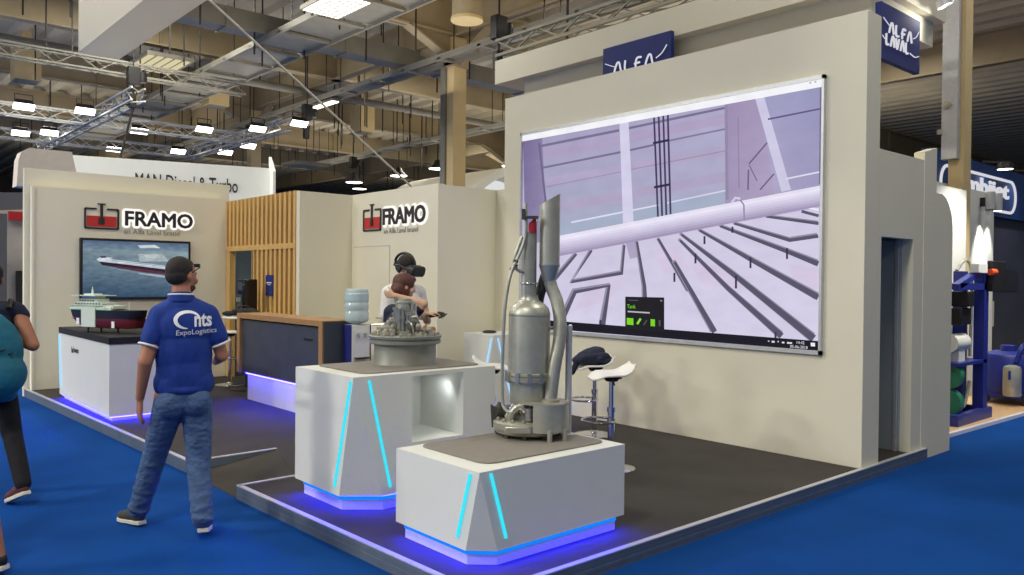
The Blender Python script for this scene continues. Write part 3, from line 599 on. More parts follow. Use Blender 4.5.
# volute housing to the right: a curved shield
sh = MB(); n = 18; vs = []; fs = []
for i in range(n+1):
    t = R(-118+150*i/n)
    for rr in (.178, .190):
        for z in (.055, .235): vs.append((.07+rr*math.cos(t)*.86, -.045+rr*math.sin(t), z))
for i in range(n):
    a = 4*i; c = a+4
    fs += [(a, c, c+1, a+1), (a+2, a+3, c+3, c+2), (a+1, c+1, c+3, a+3), (a, a+2, c+2, c)]
fs += [(0, 1, 3, 2), (4*n, 4*n+2, 4*n+3, 4*n+1)]
sh.add(vs, fs)
sh.obj('housing', M['steel2'], pm, local=True)
MB().lathe([(.0001, .226), (.17, .226), (.17, .236), (.0001, .236)], (.07, -.04, 0), 32).obj('housing_lid', M['steel'], pm, local=True)
for x, y in ((.10, -.235), (.20, -.17)): MB().cyl((x, y, 0), (x, y, .075), .016, n=12).obj('stud', M['steel2'], pm, local=True)
# left flange stub
MB().lathe([(.055, 0), (.055, .015), (.036, .02), (.034, .10)], (-.245, .02, .165), 20, axis=(.8, .15, -.25)).obj('suction_stub', M['steel_dark'], pm, local=True)
MB().prism([(-.275, .05), (-.215, .05), (-.205, .13), (-.25, .185), (-.285, .20)], -.02, .02, (0, .02, 0), (1, 0, 0), (0, 0, 1)).obj('side_plate', M['steel_dark'], pm, local=True, smooth=0)
# pump innards between base and casing
m = MB().lathe([(.13, .11), (.13, .14), (.09, .15), (.09, .205), (.12, .215)], (cx, .03, 0), 32)
for a in (200, 225, 250, 275, 300):
    x, y = cx+.115*math.cos(R(a)), .03+.115*math.sin(R(a)); m.cyl((x, y, .11), (x, y, .215), .012, n=8); m.lathe([(.022, .16), (.022, .175)], (x, y, 0), 6)
m.obj('impeller_casing', M['steel'], pm, local=True)
m = MB().tube(bez([(-.15, -.11, .11), (-.14, -.12, .17), (-.09, -.13, .21), (-.05, -.13, .18)], 6), .02)
m.cyl((-.03, -.13, .12), (-.03, -.13, .2), .026).lathe([(.034, .15), (.034, .165)], (-.03, -.13, 0), 14).cyl((-.17, -.08, .13), (-.12, -.02, .2), .024)
m.obj('valve_fittings', M['steel3'], pm, local=True)
# casing: lower drum, clamp, upper drum and shoulder, neck
MB().lathe([(.10, .212), (.122, .212), (.127, .222), (.127, .375)], (cx, .03, 0), 48).obj('lower_drum', M['steel2'], pm, local=True)
MB().lathe([(.128, .362), (.150, .362), (.152, .372), (.152, .392), (.145, .396), (.152, .4), (.152, .414), (.140, .42)], (cx, .03, 0), 48).obj('clamp_ring', M['steel'], pm, local=True)
m = MB()
for a in range(180, 360, 30): m.box(-.012, .012, -.008, .008, .355, .425, Matrix.Translation((cx+.152*math.cos(R(a)), .03+.152*math.sin(R(a)), 0)) @ Matrix.Rotation(R(a-90), 4, 'Z'))
m.obj('clamp_lugs', M['steel3'], pm, local=True)
MB().lathe([(.139, .418), (.139, .80), (.137, .818), (.128, .845), (.108, .868), (.08, .885), (.062, .90), (.056, .92), (.056, .935), (.04, .936)], (cx, .03, 0), 48).obj('upper_drum', M['steel2'], pm, local=True)
MB().lathe([(.140, .795), (.1405, .80), (.140, .805)], (cx, .03, 0), 48).obj('weld_seam', M['steel3'], pm, local=True)
# centre pipe with a slanted red cut end
def cut_pipe(x, y, r, z0, zl, zr, n=28, wall=.006):
    m = MB(); vs = []; fs = []
    for rr in (r, r-wall):
        for e in (0, 1):
            for i in range(n):
                a = 2*PI*i/n; c = math.cos(a)
                z = z0 if e == 0 else (zl+zr)/2+(zr-zl)/2*c
                vs.append((x+rr*math.cos(a), y+rr*math.sin(a), z))
    for i in range(n):
        k = (i+1) % n
        fs += [(i, k, n+k, n+i), (2*n+i, 3*n+i, 3*n+k, 2*n+k), (n+i, n+k, 3*n+k, 3*n+i)]
    fs.append(tuple(range(n))); return m.add(vs, fs)
cut_pipe(-.037, .03, .051, .93, 1.30, 1.43).obj('centre_pipe', M['steel2'], pm, local=True)
cut_pipe(-.018, -.006, .025, 1.345, 1.405, 1.455).obj('red_liner', M['red'], pm, local=True)
MB().lathe([(.056, 1.005), (.058, 1.01), (.056, 1.015)], (-.037, .03, 0), 28).obj('pipe_seam', M['steel3'], pm, local=True)
# discharge pipe: wide slanted top, reducer, S bend down to the housing
cut_pipe(.10, .04, .068, 1.13, 1.53, 1.61).obj('discharge_pipe', M['steel2'], pm, local=True)
MB().lathe([(.043, 1.03), (.045, 1.035), (.062, 1.10), (.069, 1.125), (.071, 1.13), (.071, 1.138), (.066, 1.14)], (.10, .04, 0), 28).obj('reducer', M['steel2'], pm, local=True)
MB().tube(bez([(.10, .04, 1.05), (.115, .04, .985), (.152, .02, .89), (.172, -.01, .76), (.165, -.03, .62), (.135, -.05, .45), (.11, -.06, .23)], 8), [.043]*40+[.042]*9, 20).obj('bend_pipe', M['steel2'], pm, local=True)
MB().tube(bez([(.085, .06, 1.09), (.055, .10, .99), (.03, .14, .86), (.04, .165, .6), (.05, .16, .24)], 8), .036, 18).obj('return_pipe', M['steel_dark'], pm, local=True)
MB().lathe([(.05, .234), (.062, .234), (.062, .25), (.046, .255)], (.11, -.06, 0), 24).obj('pipe_flange', M['steel'], pm, local=True)
# thin hydraulic tubes
MB().tube(bez([(-.062, -.03, 1.54), (-.064, -.03, 1.33), (-.10, -.04, 1.21), (-.155, -.05, 1.08), (-.188, -.06, .90), (-.204, -.06, .63), (-.206, -.06, .27), (-.185, -.08, .185), (-.13, -.11, .165)], 8), .0115, 10).obj('hydraulic_tube', M['steel2'], pm, local=True)
MB().tube(bez([(-.085, -.02, 1.32), (-.12, -.03, 1.22), (-.135, -.03, 1.15), (-.115, -.02, 1.10), (-.075, 0, 1.085)], 8), .012, 10).obj('loop_tube', M['steel2'], pm, local=True)
MB().box(-.085, .02, -.05, -.035, 1.435, 1.455).box(-.09, -.07, -.055, -.025, 1.43, 1.5).obj('tube_bracket', M['steel_dark'], pm, local=True)
m = MB()
for z, x in ((1.155, -.126), (1.10, -.15)): m.lathe([(.016, -.010), (.016, .010)], (x, -.04, z), 12, axis=(.4, 0, 1))
m.box(-.15, -.11, -.05, -.035, 1.122, 1.134); m.obj('tube_clamp', M['black'], pm, local=True)
MB().cyl((.235, .03, .0), (.235, .03, .73), .022, n=18).lathe([(.05, -.002), (.05, .008), (.03, .014)], (.235, .03, 0), 20).obj('support_post', M['alu'], pm, local=True)
MB().cyl((.235, .03, .71), (.06, .10, .71), .012, n=10).obj('support_arm', M['steel2'], pm, local=True)

# ------------------------------------------------------------------ round valve unit on the tall cabinet
vu = thing('valve_unit', 'round grey steel drum topped by a cluster of valves', 'machine', (3.45, 5.12, 1.043), FACE_AWAY)
MB().lathe([(.24, 0), (.24, .006), (.236, .012), (.236, .145), (.24, .15), (.24, .16)], (0, 0, 0), 56).obj('drum', M['grey_paint'], vu, local=True)
MB().lathe([(.2, .158), (.268, .158), (.272, .163), (.272, .185), (.262, .19), (.262, .198), (.276, .20), (.278, .205), (.278, .218), (.27, .222), (.05, .222)], (0, 0, 0), 56).obj('rim', M['grey_paint'], vu, local=True)
m = MB()
for a in range(0, 360, 15): m.lathe([(.013, .222), (.013, .238), (.008, .242)], (.25*math.cos(R(a)), .25*math.sin(R(a)), 0), 6)
m.obj('bolts', M['steel'], vu, local=True, smooth=0)
MB().lathe([(.10, .222), (.10, .25), (.062, .255), (.062, .458), (.068, .463), (.068, .475), (.054, .479), (.054, .495), (.02, .50)], (-.005, .0, 0), 32).obj('centre_housing', M['steel2'], vu, local=True)
m = MB(); rnd = random.Random(8)
for k in range(13):
    a = R(150+k*17+rnd.uniform(-5, 5)); rr = rnd.uniform(.066, .084); h = rnd.uniform(.38, .492)
    x, y = -.005+rr*math.cos(a), rr*math.sin(a)
    m.cyl((x, y, .23), (x, y, h), rnd.uniform(.009, .014), n=8); m.lathe([(.019, h-.02), (.019, h)], (x, y, 0), 6); m.lathe([(.018, h-.09), (.018, h-.07)], (x, y, 0), 6)
m.obj('pipe_cluster', M['steel3'], vu, local=True)
m = MB()
for k, (x, y, h, w) in enumerate(((-.115, -.06, .335, .03), (-.15, -.02, .30, .026), (-.165, .05, .31, .028), (-.11, .04, .35, .03), (-.13, -.12, .27, .03), (-.08, -.12, .30, .022))):
    m.box(x-w, x+w, y-w, y+w, .222, .222+(h-.222)*.6); m.cyl((x, y, .25), (x, y, h), w*.6, n=14); m.lathe([(w*.8, h-.025), (w*.8, h-.008)], (x, y, 0), 6)
m.obj('left_valves', M['steel'], vu, local=True, bevel=.003)
m = MB()
for x, y, h in ((.10, -.07, .32), (.09, .03, .30), (.15, -.05, .265), (.185, 0, .275), (.14, -.12, .25), (.2, -.07, .25)):
    m.cyl((x, y, .222), (x, y, h), .022, n=14); m.lathe([(.03, h-.05), (.03, h-.035)], (x, y, 0), 6)
m.ell((.105, -.09, .285), (.03, .03, .03)); m.ell((.18, -.04, .26), (.025, .022, .022))
m.obj('right_valves', M['steel'], vu, local=True)
m = MB().cyl((-.16, -.03, .30), (-.255, -.03, .295), .008, n=8).cyl((-.15, -.05, .275), (-.21, -.06, .27), .011, n=8).cyl((.10, -.06, .36), (.05, -.05, .36), .014, n=10)
m.tube(bez([(-.2, .08, .222), (-.2, .08, .26), (-.16, .08, .29), (-.11, .05, .30)], 5), .009, 8).tube(bez([(.08, -.11, .23), (.07, -.13, .3), (.03, -.1, .33)], 5), .008, 8)
m.obj('small_pipes', M['steel3'], vu, local=True)
MB().lathe([(.05, 0), (.05, .012), (.03, .016), (.03, .05)], (.075, -.075, .30), 16, axis=(-.3, -.9, .1)).obj('gauge', M['steel_dark'], vu, local=True)

# ------------------------------------------------------------------ bar stools
def stool(loc, rz, seat_z, label):
    s = thing('bar_stool', label, 'stool', loc, rz, group='white shell bar stools')
    MB().lathe([(.001, 0), (.205, 0), (.208, .006), (.20, .013), (.12, .022), (.045, .034), (.034, .05), (.001, .05)], (0, 0, 0), 40).obj('base', M['chrome'], s, local=True)
    MB().cyl((0, 0, .03), (0, 0, seat_z*.62), .03, n=20).obj('pole', M['chrome'], s, local=True)
    MB().cyl((0, 0, seat_z*.6), (0, 0, seat_z-.04), .022, n=16).cyl((0, 0, seat_z*.6-.01), (0, 0, seat_z*.6+.03), .036, n=20).obj('piston', M['chrome'], s, local=True)
    zf = seat_z*.5
    m = MB().tube([(.155*math.sin(2*PI*k/32), -.11+.14*math.cos(2*PI*k/32), zf) for k in range(32)], .011, 8, closed=True).cyl((0, 0, zf-.02), (0, 0, zf+.02), .034, n=20)
    m.obj('foot_ring', M['chrome'], s, local=True)
    MB().box(-.07, .07, -.07, .07, seat_z-.05, seat_z-.035).lathe([(.05, seat_z-.075), (.07, seat_z-.05)], (0, 0, 0), 16).obj('mount', M['blackmatte'], s, local=True)
    MB().tube([(0.02, 0, seat_z-.045), (.14, -.02, seat_z-.055), (.18, -.02, seat_z-.085)], .007, 8).obj('lever', M['black'], s, local=True)
    # dished shell: rolled front, raised back lip
    nu, nv = 20, 24; vs = []; fs = []
    for j in range(nv+1):
        t = j/nv; y = -.185+.37*t
        w = .205*(1-abs(2*t-1)**5)**.5*(1-.06*t) if 0 < t < 1 else .10
        w = max(w, .11)
        z = seat_z-.02 + (.035*math.sin((.28-t)/.28*PI/2)**2*(-1) if t < .28 else 0) + (.085*((t-.62)/.38)**2 if t > .62 else 0)
        for i in range(nu+1):
            u = -1+2*i/nu; vs.append((w*u, y, z+.016*abs(u)**3*(.35+.65*t)))
    for j in range(nv):
        for i in range(nu):
            a = j*(nu+1)+i; fs.append((a, a+1, a+nu+2, a+nu+1))
    MB().add(vs, fs).obj('seat', M['seat'], s, local=True, smooth=60, solid=.018)
    return s
stool((5.13, 4.50, .1), R(-125), .815, 'empty white bar stool just right of the tall pump, chrome base in view')
stool((6.10, 5.58, .1), R(-128), .735, 'white bar stool by the video wall with a dark jacket on it')
stool((4.76, 5.63, .1), R(50), .80, 'white bar stool half hidden behind the tall niche cabinet')
stool((4.68, 11.5, .1), R(60), .79, 'white bar stool beside the oak framed reception counter')
# jacket left on a stool
jk = MB(); rnd = random.Random(5)
jk.ell((-.01, 0, .055), (.17, .13, .085)); jk.ell((.03, 0, .10), (.10, .10, .06)); jk.ell((-.12, -.02, .03), (.10, .10, .05))
for k in range(16):
    t = rnd.uniform(-1, 1); x = t*.15; y = rnd.uniform(-.11, .09); h = .13*(1-abs(t)**2)+.02
    jk.ell((x, y, rnd.uniform(.02, h)), (rnd.uniform(.06, .10), rnd.uniform(.05, .08), rnd.uniform(.03, .045)), 12, 8, Euler((rnd.uniform(-.5, .5), rnd.uniform(-.5, .5), rnd.uniform(0, 3))).to_matrix())
jk.cap((-.16, -.06, .03), (-.215, -.06, -.09), .035, .03); jk.cap((-.1, -.1, .06), (.12, -.1, .09), .03, .03); jk.cap((-.05, 0, .12), (.09, .02, .13), .035, .03)
j = skin_over(jk, 'jacket', M['navycloth'], None, .009, 5)
j.location = (6.09, 5.60, .84); j.rotation_euler = (0, 0, FACE_AWAY)
tag(j, 'dark navy jacket heaped on a white bar stool', 'jacket')

# ------------------------------------------------------------------ water cooler and its bottle
wc = thing('water_cooler', 'white and blue water cooler standing beside the reception counter', 'water cooler', (4.640, 7.855, .1))
MB().box(-.115, .125, -.085, .085, .02, 1.07).obj('body', M['lam'], wc, local=True, bevel=.012)
MB().box(-.126, -.114, -.088, .088, .02, 1.07).box(.124, .134, -.088, .088, .02, 1.07).obj('side_panel', M['cooler_blue'], wc, local=True, smooth=0)
MB().box(-.085, .095, -.092, -.084, .70, 1.0).obj('recess', M['plinth'], wc, local=True, smooth=0)
m = MB()
for x in (-.04, .045): m.cyl((x, -.09, .965), (x, -.125, .965), .016, n=12).cyl((x, -.122, .97), (x, -.122, .925), .012, n=10)
m.obj('tap', M['steel3'], wc, local=True)
MB().box(-.08, .09, -.15, -.09, .695, .71).obj('drip_tray', M['black'], wc, local=True)
MB().box(-.1, .11, -.08, .08, 0, .02).obj('foot', M['black'], wc, local=True, smooth=0)
wbm = MB().lathe([(.03, -.02), (.035, .0), (.10, .02), (.128, .035), (.134, .05), (.134, .13), (.127, .145), (.127, .16), (.134, .175), (.134, .225), (.127, .24), (.127, .25), (.134, .265), (.134, .34), (.126, .355), (.128, .37), (.118, .395), (.06, .405), (.001, .405)], (4.640, 7.855, 1.173), 40)
bo = wbm.obj('water_bottle', M['bottle'], label='pale blue water bottle upturned on the cooler', cat='bottle')
MB().lathe([(.1345, .27), (.1345, .335)], (4.640, 7.855, 1.173), 40).obj('label_band', M['bottle_label'], bo, smooth=60)

# ------------------------------------------------------------------ high table with coffee machine and bag, behind the counter
ht = thing('high_table', 'white round high table behind the reception counter', 'table', (4.70, 10.93, .1))
MB().lathe([(.001, 1.005), (.33, 1.005), (.34, 1.013), (.34, 1.027), (.33, 1.035), (.001, 1.035)], (0, 0, 0), 48).obj('tabletop', M['seat'], ht, local=True)
MB().cyl((0, 0, .02), (0, 0, 1.005), .035, n=20).obj('leg', M['black'], ht, local=True)
MB().lathe([(.001, 0), (.24, 0), (.24, .012), (.05, .03), (.001, .03)], (0, 0, 0), 40).obj('base', M['black'], ht, local=True)
cm = thing('coffee_machine', 'tall black coffee machine on the white high table', 'coffee machine', (4.76, 11.10, 1.136), 0)
MB().box(-.10, .11, -.11, .11, .0, .52).obj('body', M['gloss_black'], cm, local=True, bevel=.015)
MB().box(-.115, -.10, -.08, .08, .10, .30).obj('brew_group', M['steel_dark'], cm, local=True)
m = MB()
for y in (-.04, .04): m.cyl((-.125, y, .2), (-.125, y, .26), .018, n=12)
m.obj('spout', M['steel3'], cm, local=True)
MB().lathe([(.03, 0), (.03, .06), (.026, .065)], (-.14, 0, .03), 20).box(-.19, -.10, -.08, .08, 0, .025).obj('drip_tray', M['steel_dark'], cm, local=True)
MB().box(-.103, -.10, -.08, .08, .36, .48).obj('display', M['slate'], cm, local=True)
bg = MB(); rnd = random.Random(3)
for k in range(16):
    t = rnd.uniform(-1, 1); bg.ell((rnd.uniform(-.06, .06), t*.20, .03+rnd.uniform(0, .05)*(1-t*t)), (rnd.uniform(.05, .08), rnd.uniform(.06, .10), rnd.uniform(.03, .045)), 12, 8)
bg.cap((0, -.24, .03), (0, .22, .03), .03, .035)
bo = skin_over(bg, 'bag', M['blackmatte'], None, .009, 3); bo.location = (4.60, 10.83, 1.146); bo.rotation_euler = (0, 0, R(-131)); ROOT[bo.name] = Matrix.Translation((4.60, 10.83, 1.138)) @ Matrix.Rotation(R(-131), 4, 'Z')
tag(bo, 'black bag lying on the white high table', 'bag')
MB().tube(bez([(0, -.12, .05), (.01, -.05, .13), (0, .06, .125), (-.01, .11, .05)], 6), .011, 8).obj('strap', M['black'], bo, local=True)

# ------------------------------------------------------------------ ship model on posts
L_ = V((2.95-2.44, 9.70-10.62, 0)); ang = math.atan2(L_.y, L_.x); Ls = L_.length
sm = thing('ship_model', 'black and red ship model with white deckhouse on the white cabinet', 'ship model', (2.695, 10.16, 1.02), ang)
# hull stations along local x (stern -, bow +): half breadth at deck, keel height
def hull(z_lo, z_hi):
    st = [(-.53, .07, .245, .27), (-.47, .10, .16, .27), (-.38, .115, .09, .27), (-.25, .12, .062, .27), (.1, .12, .055, .27), (.33, .11, .055, .27), (.43, .075, .06, .272), (.47, .035, .075, .275)]
    vs = []; fs = []; n = 9
    for k, (x, hb, zk, zd) in enumerate(st):
        fl = [i/(n-1)*2-1 for i in range(n)]
        for s in fl:
            a = abs(s); zz = zk+(zd-zk)*max(0, (a-.35)/.65)**1.0 if a > .35 else zk
            w = hb*(math.sqrt(min(1, a/.45)) if a < .45 else 1)
            flare = (.055*(zz-zk)/(zd-zk)*(1 if k >= 5 else 0))
            vs.append((x+flare, w*(1 if s > 0 else -1) if a > .01 else 0, min(max(zz, z_lo), z_hi)))
    for k in range(len(st)-1):
        for i in range(n-1):
            a = k*n+i; fs.append((a, a+1, a+n+1, a+n))
        fs.append((k*n, (k+1)*n, (k+1)*n+n-1, k*n+n-1))
    fs.append(tuple(range(n))); fs.append(tuple((len(st)-1)*n+i for i in range(n-1, -1, -1)))
    return MB().add(vs, fs)
hull(0, .17).obj('hull_bottom', M['hull_red'], sm, local=True, smooth=50)
hull(.168, .3).obj('hull_side', M['hull_black'], sm, local=True, smooth=50)
m = MB().box(-.50, .10, -.125, .125, .272, .292).box(-.47, .02, -.11, .11, .292, .325).box(-.44, -.02, -.10, .10, .325, .355).box(-.40, -.10, -.085, .085, .355, .395).box(-.36, -.14, -.07, .07, .395, .43)
m.obj('deckhouse', M['ship_white'], sm, local=True, smooth=0, bevel=.003)
MB().box(-.44, -.06, -.15, .15, .43, .438).box(-.34, -.18, -.06, .06, .438, .455).box(-.47, .0, -.128, .128, .318, .325).obj('bridge_wing', M['ship_white'], sm, local=True, smooth=0)
MB().box(-.50, .12, -.128, .128, .264, .272).obj('deck_strip', M['ship_green'], sm, local=True, smooth=0)
m = MB()
for k in range(9): m.box(-.43+k*.045, -.405+k*.045, -.1015, -.0995, .332, .347)
for k in range(6): m.box(-.38+k*.04, -.355+k*.04, -.0865, -.0845, .366, .384)
m.obj('windows', M['hull_black'], sm, local=True, smooth=0)
MB().cyl((-.27, 0, .455), (-.27, 0, .51), .014, .008, n=12).cyl((-.27, 0, .5), (-.27, 0, .535), .004, n=8).obj('radar_mast', M['ship_white'], sm, local=True)
MB().box(-.30, -.09, -.135, -.118, .07, .30).obj('section_panel', M['ship_white'], sm, local=True, smooth=0)
MB().box(.02, .15, -.10, .10, .285, .318).box(.04, .14, -.125, -.06, .27, .30).obj('manifold_deck', M['ship_white'], sm, local=True, smooth=0)
MB().cyl((.29, 0, .27), (.29, 0, .37), .006, n=8).obj('foremast', M['ship_white'], sm, local=True)
m = MB().box(-.385, -.345, -.122, -.112, .095, .17).box(.15, .19, -.126, -.116, .065, .14); m.obj('draught_panel', M['white'], sm, local=True, smooth=0)
for x in (-.28, -.08, .17): MB().cyl((x, -.05, .0), (x, -.05, .07), .012, n=10).obj('stand', M['black'], sm, local=True)
# ------------------------------------------------------------------ people
def hand(mb, wrist, d, n, side, curl=.35, s=1., spread=.05):
    """wrist point, finger direction, palm normal, thumb side; five separate fingers with knuckle bends"""
    w = V(wrist); d = V(d).normalized(); n = V(n); n = (n-d*n.dot(d)).normalized(); side = V(side); side = (side-d*side.dot(d)-n*side.dot(n)).normalized()
    for off, ln, up in ((.030, .073, .088), (.010, .082, .092), (-.010, .076, .089), (-.029, .060, .082)):
        k = w + d*up*s + side*off*s
        mb.cap(w+side*off*.55*s+d*.01, k, .015*s, .0115*s, 10)
        dd = (d + side*off*spread*20).normalized(); p = k
        for q, (fr, rr) in enumerate(((.45, .0095), (.30, .0088), (.25, .008))):
            c = curl*(.7+.5*q); dd = (dd*math.cos(c)+n*math.sin(c)).normalized()
            e = p+dd*ln*fr*s; mb.cap(p, e, rr*s, (rr-.0006)*s, 10); p = e
    b = w + d*.022*s + side*.024*s
    t1 = (side*.75+d*.7+n*.25).normalized(); t2 = (side*.25+d*.95+n*.35).normalized()
    mb.cap(b, b+t1*.042*s, .014*s, .0115*s, 10); mb.cap(b+t1*.042*s, b+t1*.042*s+t2*.030*s, .011*s, .0095*s, 10); mb.cap(b+t1*.042*s+t2*.03*s, b+t1*.042*s+t2*.052*s+n*.004, .0095*s, .008*s, 10)

def head(mb, c, q, s=1.):
    """skull, jaw, nose, ears, neck root; c = middle of the head, q = its turn (looks along local +y)"""
    c = V(c)
    def E(p, r, k=None): mb.ell(c+q @ (V(p)*s), [x*s for x in r], 18, 12, q @ k if k else q)
    E((0, -.012, .025), (.077, .097, .092)); E((0, .03, -.045), (.060, .062, .068)); E((0, .055, -.085), (.034, .030, .024))
    E((0, .075, .0), (.048, .02, .03)); E((0, .098, -.018), (.012, .016, .022)); E((0, .106, -.03), (.016, .012, .01))
    E((0, .082, -.062), (.026, .012, .008)); E((0, .083, .022), (.05, .01, .01))
    for x in (-1, 1): E((x*.078, -.01, -.012), (.010, .020, .032)); E((x*.045, .06, -.03), (.025, .025, .025))
def eyes(root, name_m, c, q, s=1.):
    c = V(c)
    for x in (-1, 1):
        e = MB().ell(c+q @ (V((x*.031, .083, .003))*s), (.013*s, .008*s, .008*s), 12, 8, q).obj('eye', M['white'], root, local=True, smooth=180)
        MB().ell(c+q @ (V((x*.031, .0895, .003))*s), (.005*s, .003*s, .005*s), 10, 6, q).obj('iris', M['black'], e, local=True, smooth=180)
def shoe(root, heel, toe, ang_up=0., m='shoe', h=.10):
    """heel and toe on the ground plane of the sole"""
    heel = V(heel); toe = V(toe); d = (toe-heel); L = d.length; d.normalize(); s = d.cross(V((0, 0, 1))).normalized(); u = s.cross(d)
    q = Matrix((s, d, u)).transposed()
    def P(x, y, z): return heel + s*x + d*y + u*z
    b = MB()
    b.ell(P(0, .05, .05), (.040, .058, .05), 16, 10, q); b.ell(P(0, .12, .048), (.042, .09, .045), 16, 10, q); b.ell(P(.0, L-.085, .04), (.046, .09, .036), 16, 10, q); b.cap(P(0, .05, .06), P(0, .045, h), .042, .046)
    sh = skin_over(b, 'shoe', M[m], root, .008, 2)
    pts = [(-.030, .0), (.030, .0), (.040, .06), (.038, .14), (.046, L-.09), (.040, L-.03), (.018, L), (-.015, L), (-.038, L-.03), (-.045, L-.09), (-.038, .14), (-.040, .06)]
    MB().prism(pts, 0, .028, heel, s, d).obj('sole', M['sole'], sh, local=True, bevel=.004)
    return sh
def project_back(root, vsfs, name, m, target, x0, z0, y_from, lift=.004, sgn=1, parent=None):
    """lay flat lettering onto the cloth behind it"""
    me = target.data; bv = BVHTree.FromPolygons([v.co.copy() for v in me.vertices], [tuple(p.vertices) for p in me.polygons])
    vs, fs = vsfs; out = []
    for v in vs:
        p = V((x0+v.x, y_from, z0+v.y)); h = bv.ray_cast(p, V((0, 1*sgn, 0)))
        out.append((p.x, (h[0].y if h[0] else y_from+.2)-lift*sgn, p.z))
    MB().add(out, fs).obj(name, m, parent or target, local=True, smooth=0)

# ---- the man in the blue polo shirt walking past the platform
MY = FACE_AWAY+R(25)
mn = thing('person', 'person in a blue printed polo shirt and jeans walking away on the aisle', 'person', (1.872, 5.415, 0), MY)
hq = Euler((R(-4), 0, R(-44))).to_matrix(); hc = V((.005, .02, 1.70))
b = MB()
head(b, hc, hq, 1.04)
b.cap((0, -.015, 1.50), (.0, .01, 1.66), .065, .058)
b.cap((-.10, 0, 1.42), (.13, 0, 1.42), .055, .055); b.ell((0, 0, 1.31), (.165, .105, .17)); b.ell((.01, 0, 1.05), (.15, .10, .2)); b.ell((.02, 0, .92), (.155, .11, .12))
b.cap((-.135, -.01, 1.40), (-.215, -.06, 1.14), .054, .047); b.cap((-.215, -.06, 1.14), (-.245, .01, .90), .046, .028)
hand(b, (-.246, .015, .885), (-.02, .10, -1), (.9, .35, 0), (.25, .9, .1), .22, 1.0)
b.cap((.175, -.01, 1.40), (.258, .0, 1.16), .050, .042); b.cap((.258, 0, 1.16), (.235, .23, 1.10), .043, .028)
hand(b, (.232, .24, 1.10), (-.35, .9, .1), (-.6, -.2, -.6), (-.3, .1, .9), .5, 1.0)
b.cap((-.08, .0, .90), (-.15, .15, .51), .085, .06); b.cap((-.15, .15, .51), (-.25, .25, .10), .055, .04)
b.cap((.085, .0, .90), (.105, -.03, .50), .085, .06); b.cap((.105, -.03, .50), (.125, -.23, .12), .055, .04)
body = skin_over(b, 'body', M['skin'], mn, .0085, 3)
eyes(mn, None, hc, hq, 1.04)
h = MB(); s_ = 1.04
for p, r in (((0, -.026, .036), (.0805, .092, .086)), ((0, -.050, -.005), (.074, .062, .062)), ((0, .015, .068), (.060, .052, .042))):
    h.ell(hc+hq @ (V(p)*s_), [x*s_ for x in r], 18, 12, hq)
skin_over(h, 'hair', M['hair'], mn, .007, 2)
bd = MB()
for p, r in (((0, .062, -.088), (.036, .030, .022)), ((.045, .035, -.075), (.018, .04, .022)), ((-.045, .035, -.075), (.018, .04, .022))):
    bd.ell(hc+hq @ (V(p)*s_), [x*s_ for x in r], 14, 10, hq)
skin_over(bd, 'beard', M['beard'], mn, .006, 2)
# polo shirt
b = MB()
b.cap((-.02, -.005, 1.49), (-.115, -.005, 1.435), .085, .080); b.cap((.03, -.005, 1.49), (.15, -.005, 1.435), .085, .080); b.ell((.02, 0, 1.17), (.178, .128, .36)); b.ell((.01, -.005, 1.36), (.190, .13, .18)); b.ell((.015, -.005, 1.20), (.178, .13, .24)); b.ell((.02, 0, 1.05), (.176, .135, .24)); b.cap((-.05, 0, .99), (.09, 0, .99), .120, .120)
b.ell((.02, 0, .95), (.184, .138, .06)); b.cap((0, -.012, 1.50), (0, -.005, 1.565), .085, .066)
b.cap((-.125, -.005, 1.435), (-.178, -.03, 1.29), .078, .069); b.cap((.16, -.005, 1.435), (.228, -.005, 1.29), .078, .069)
shirt = skin_over(b, 'polo_shirt', M['shirt'], mn, .009, 3)
def ring(c, ax, r0, tube, name, par, sx=1.):
    q = V((0, 0, 1)).rotation_difference(V(ax).normalized()).to_matrix()
    MB().tube([V(c)+q @ V((r0*sx*math.cos(t), r0*math.sin(t), 0)) for t in [2*PI*k/28 for k in range(28)]], tube, 8, closed=True).obj(name, M['whitecloth'], par, local=True, smooth=180)
ring((-.195, -.041, 1.243), (-.075, -.035, -.225), .0610, .0085, 'sleeve_trim', shirt); ring((.249, -.004, 1.243), (.10, 0, -.225), .0610, .0085, 'sleeve_trim', shirt)
MB().lathe([(.088, 0), (.09, .01), (.078, .045), (.074, .043), (.08, .0)], (0, -.006, 1.53), 28).obj('collar', M['shirt'], shirt, local=True)
ring((0, -.006, 1.573), (0, .06, 1), .078, .006, 'collar_trim', shirt)
vs, fs = text_mesh('nts', h=.088, w=.11, bold=.03)
project_back(mn, (vs, fs), 'shirt_print', M['white'], shirt, .075, 1.365, -.6)
vs, fs = text_mesh('ExpoLogistics', w=.25, h=.044, bold=.002)
project_back(mn, ([V((v.x, v.y+v.x*.06, 0)) for v in vs], fs), 'shirt_print', M['white'], shirt, -.035, 1.300, -.6)
sw = []; fs = []; N = 30
for k in range(N+1):
    t = R(-150-300*k/N)+R(60); w_ = .003+.016*math.sin(PI*(k/N)**.7)
    for e in (-1, 1): sw.append(V(((.068+e*w_*.6)*math.cos(t)*1.1, (.054+e*w_*.6)*math.sin(t), 0)))
for k in range(N): fs.append((2*k, 2*k+1, 2*k+3, 2*k+2))
project_back(mn, (sw, fs), 'shirt_print', M['white'], shirt, .035, 1.41, -.6)
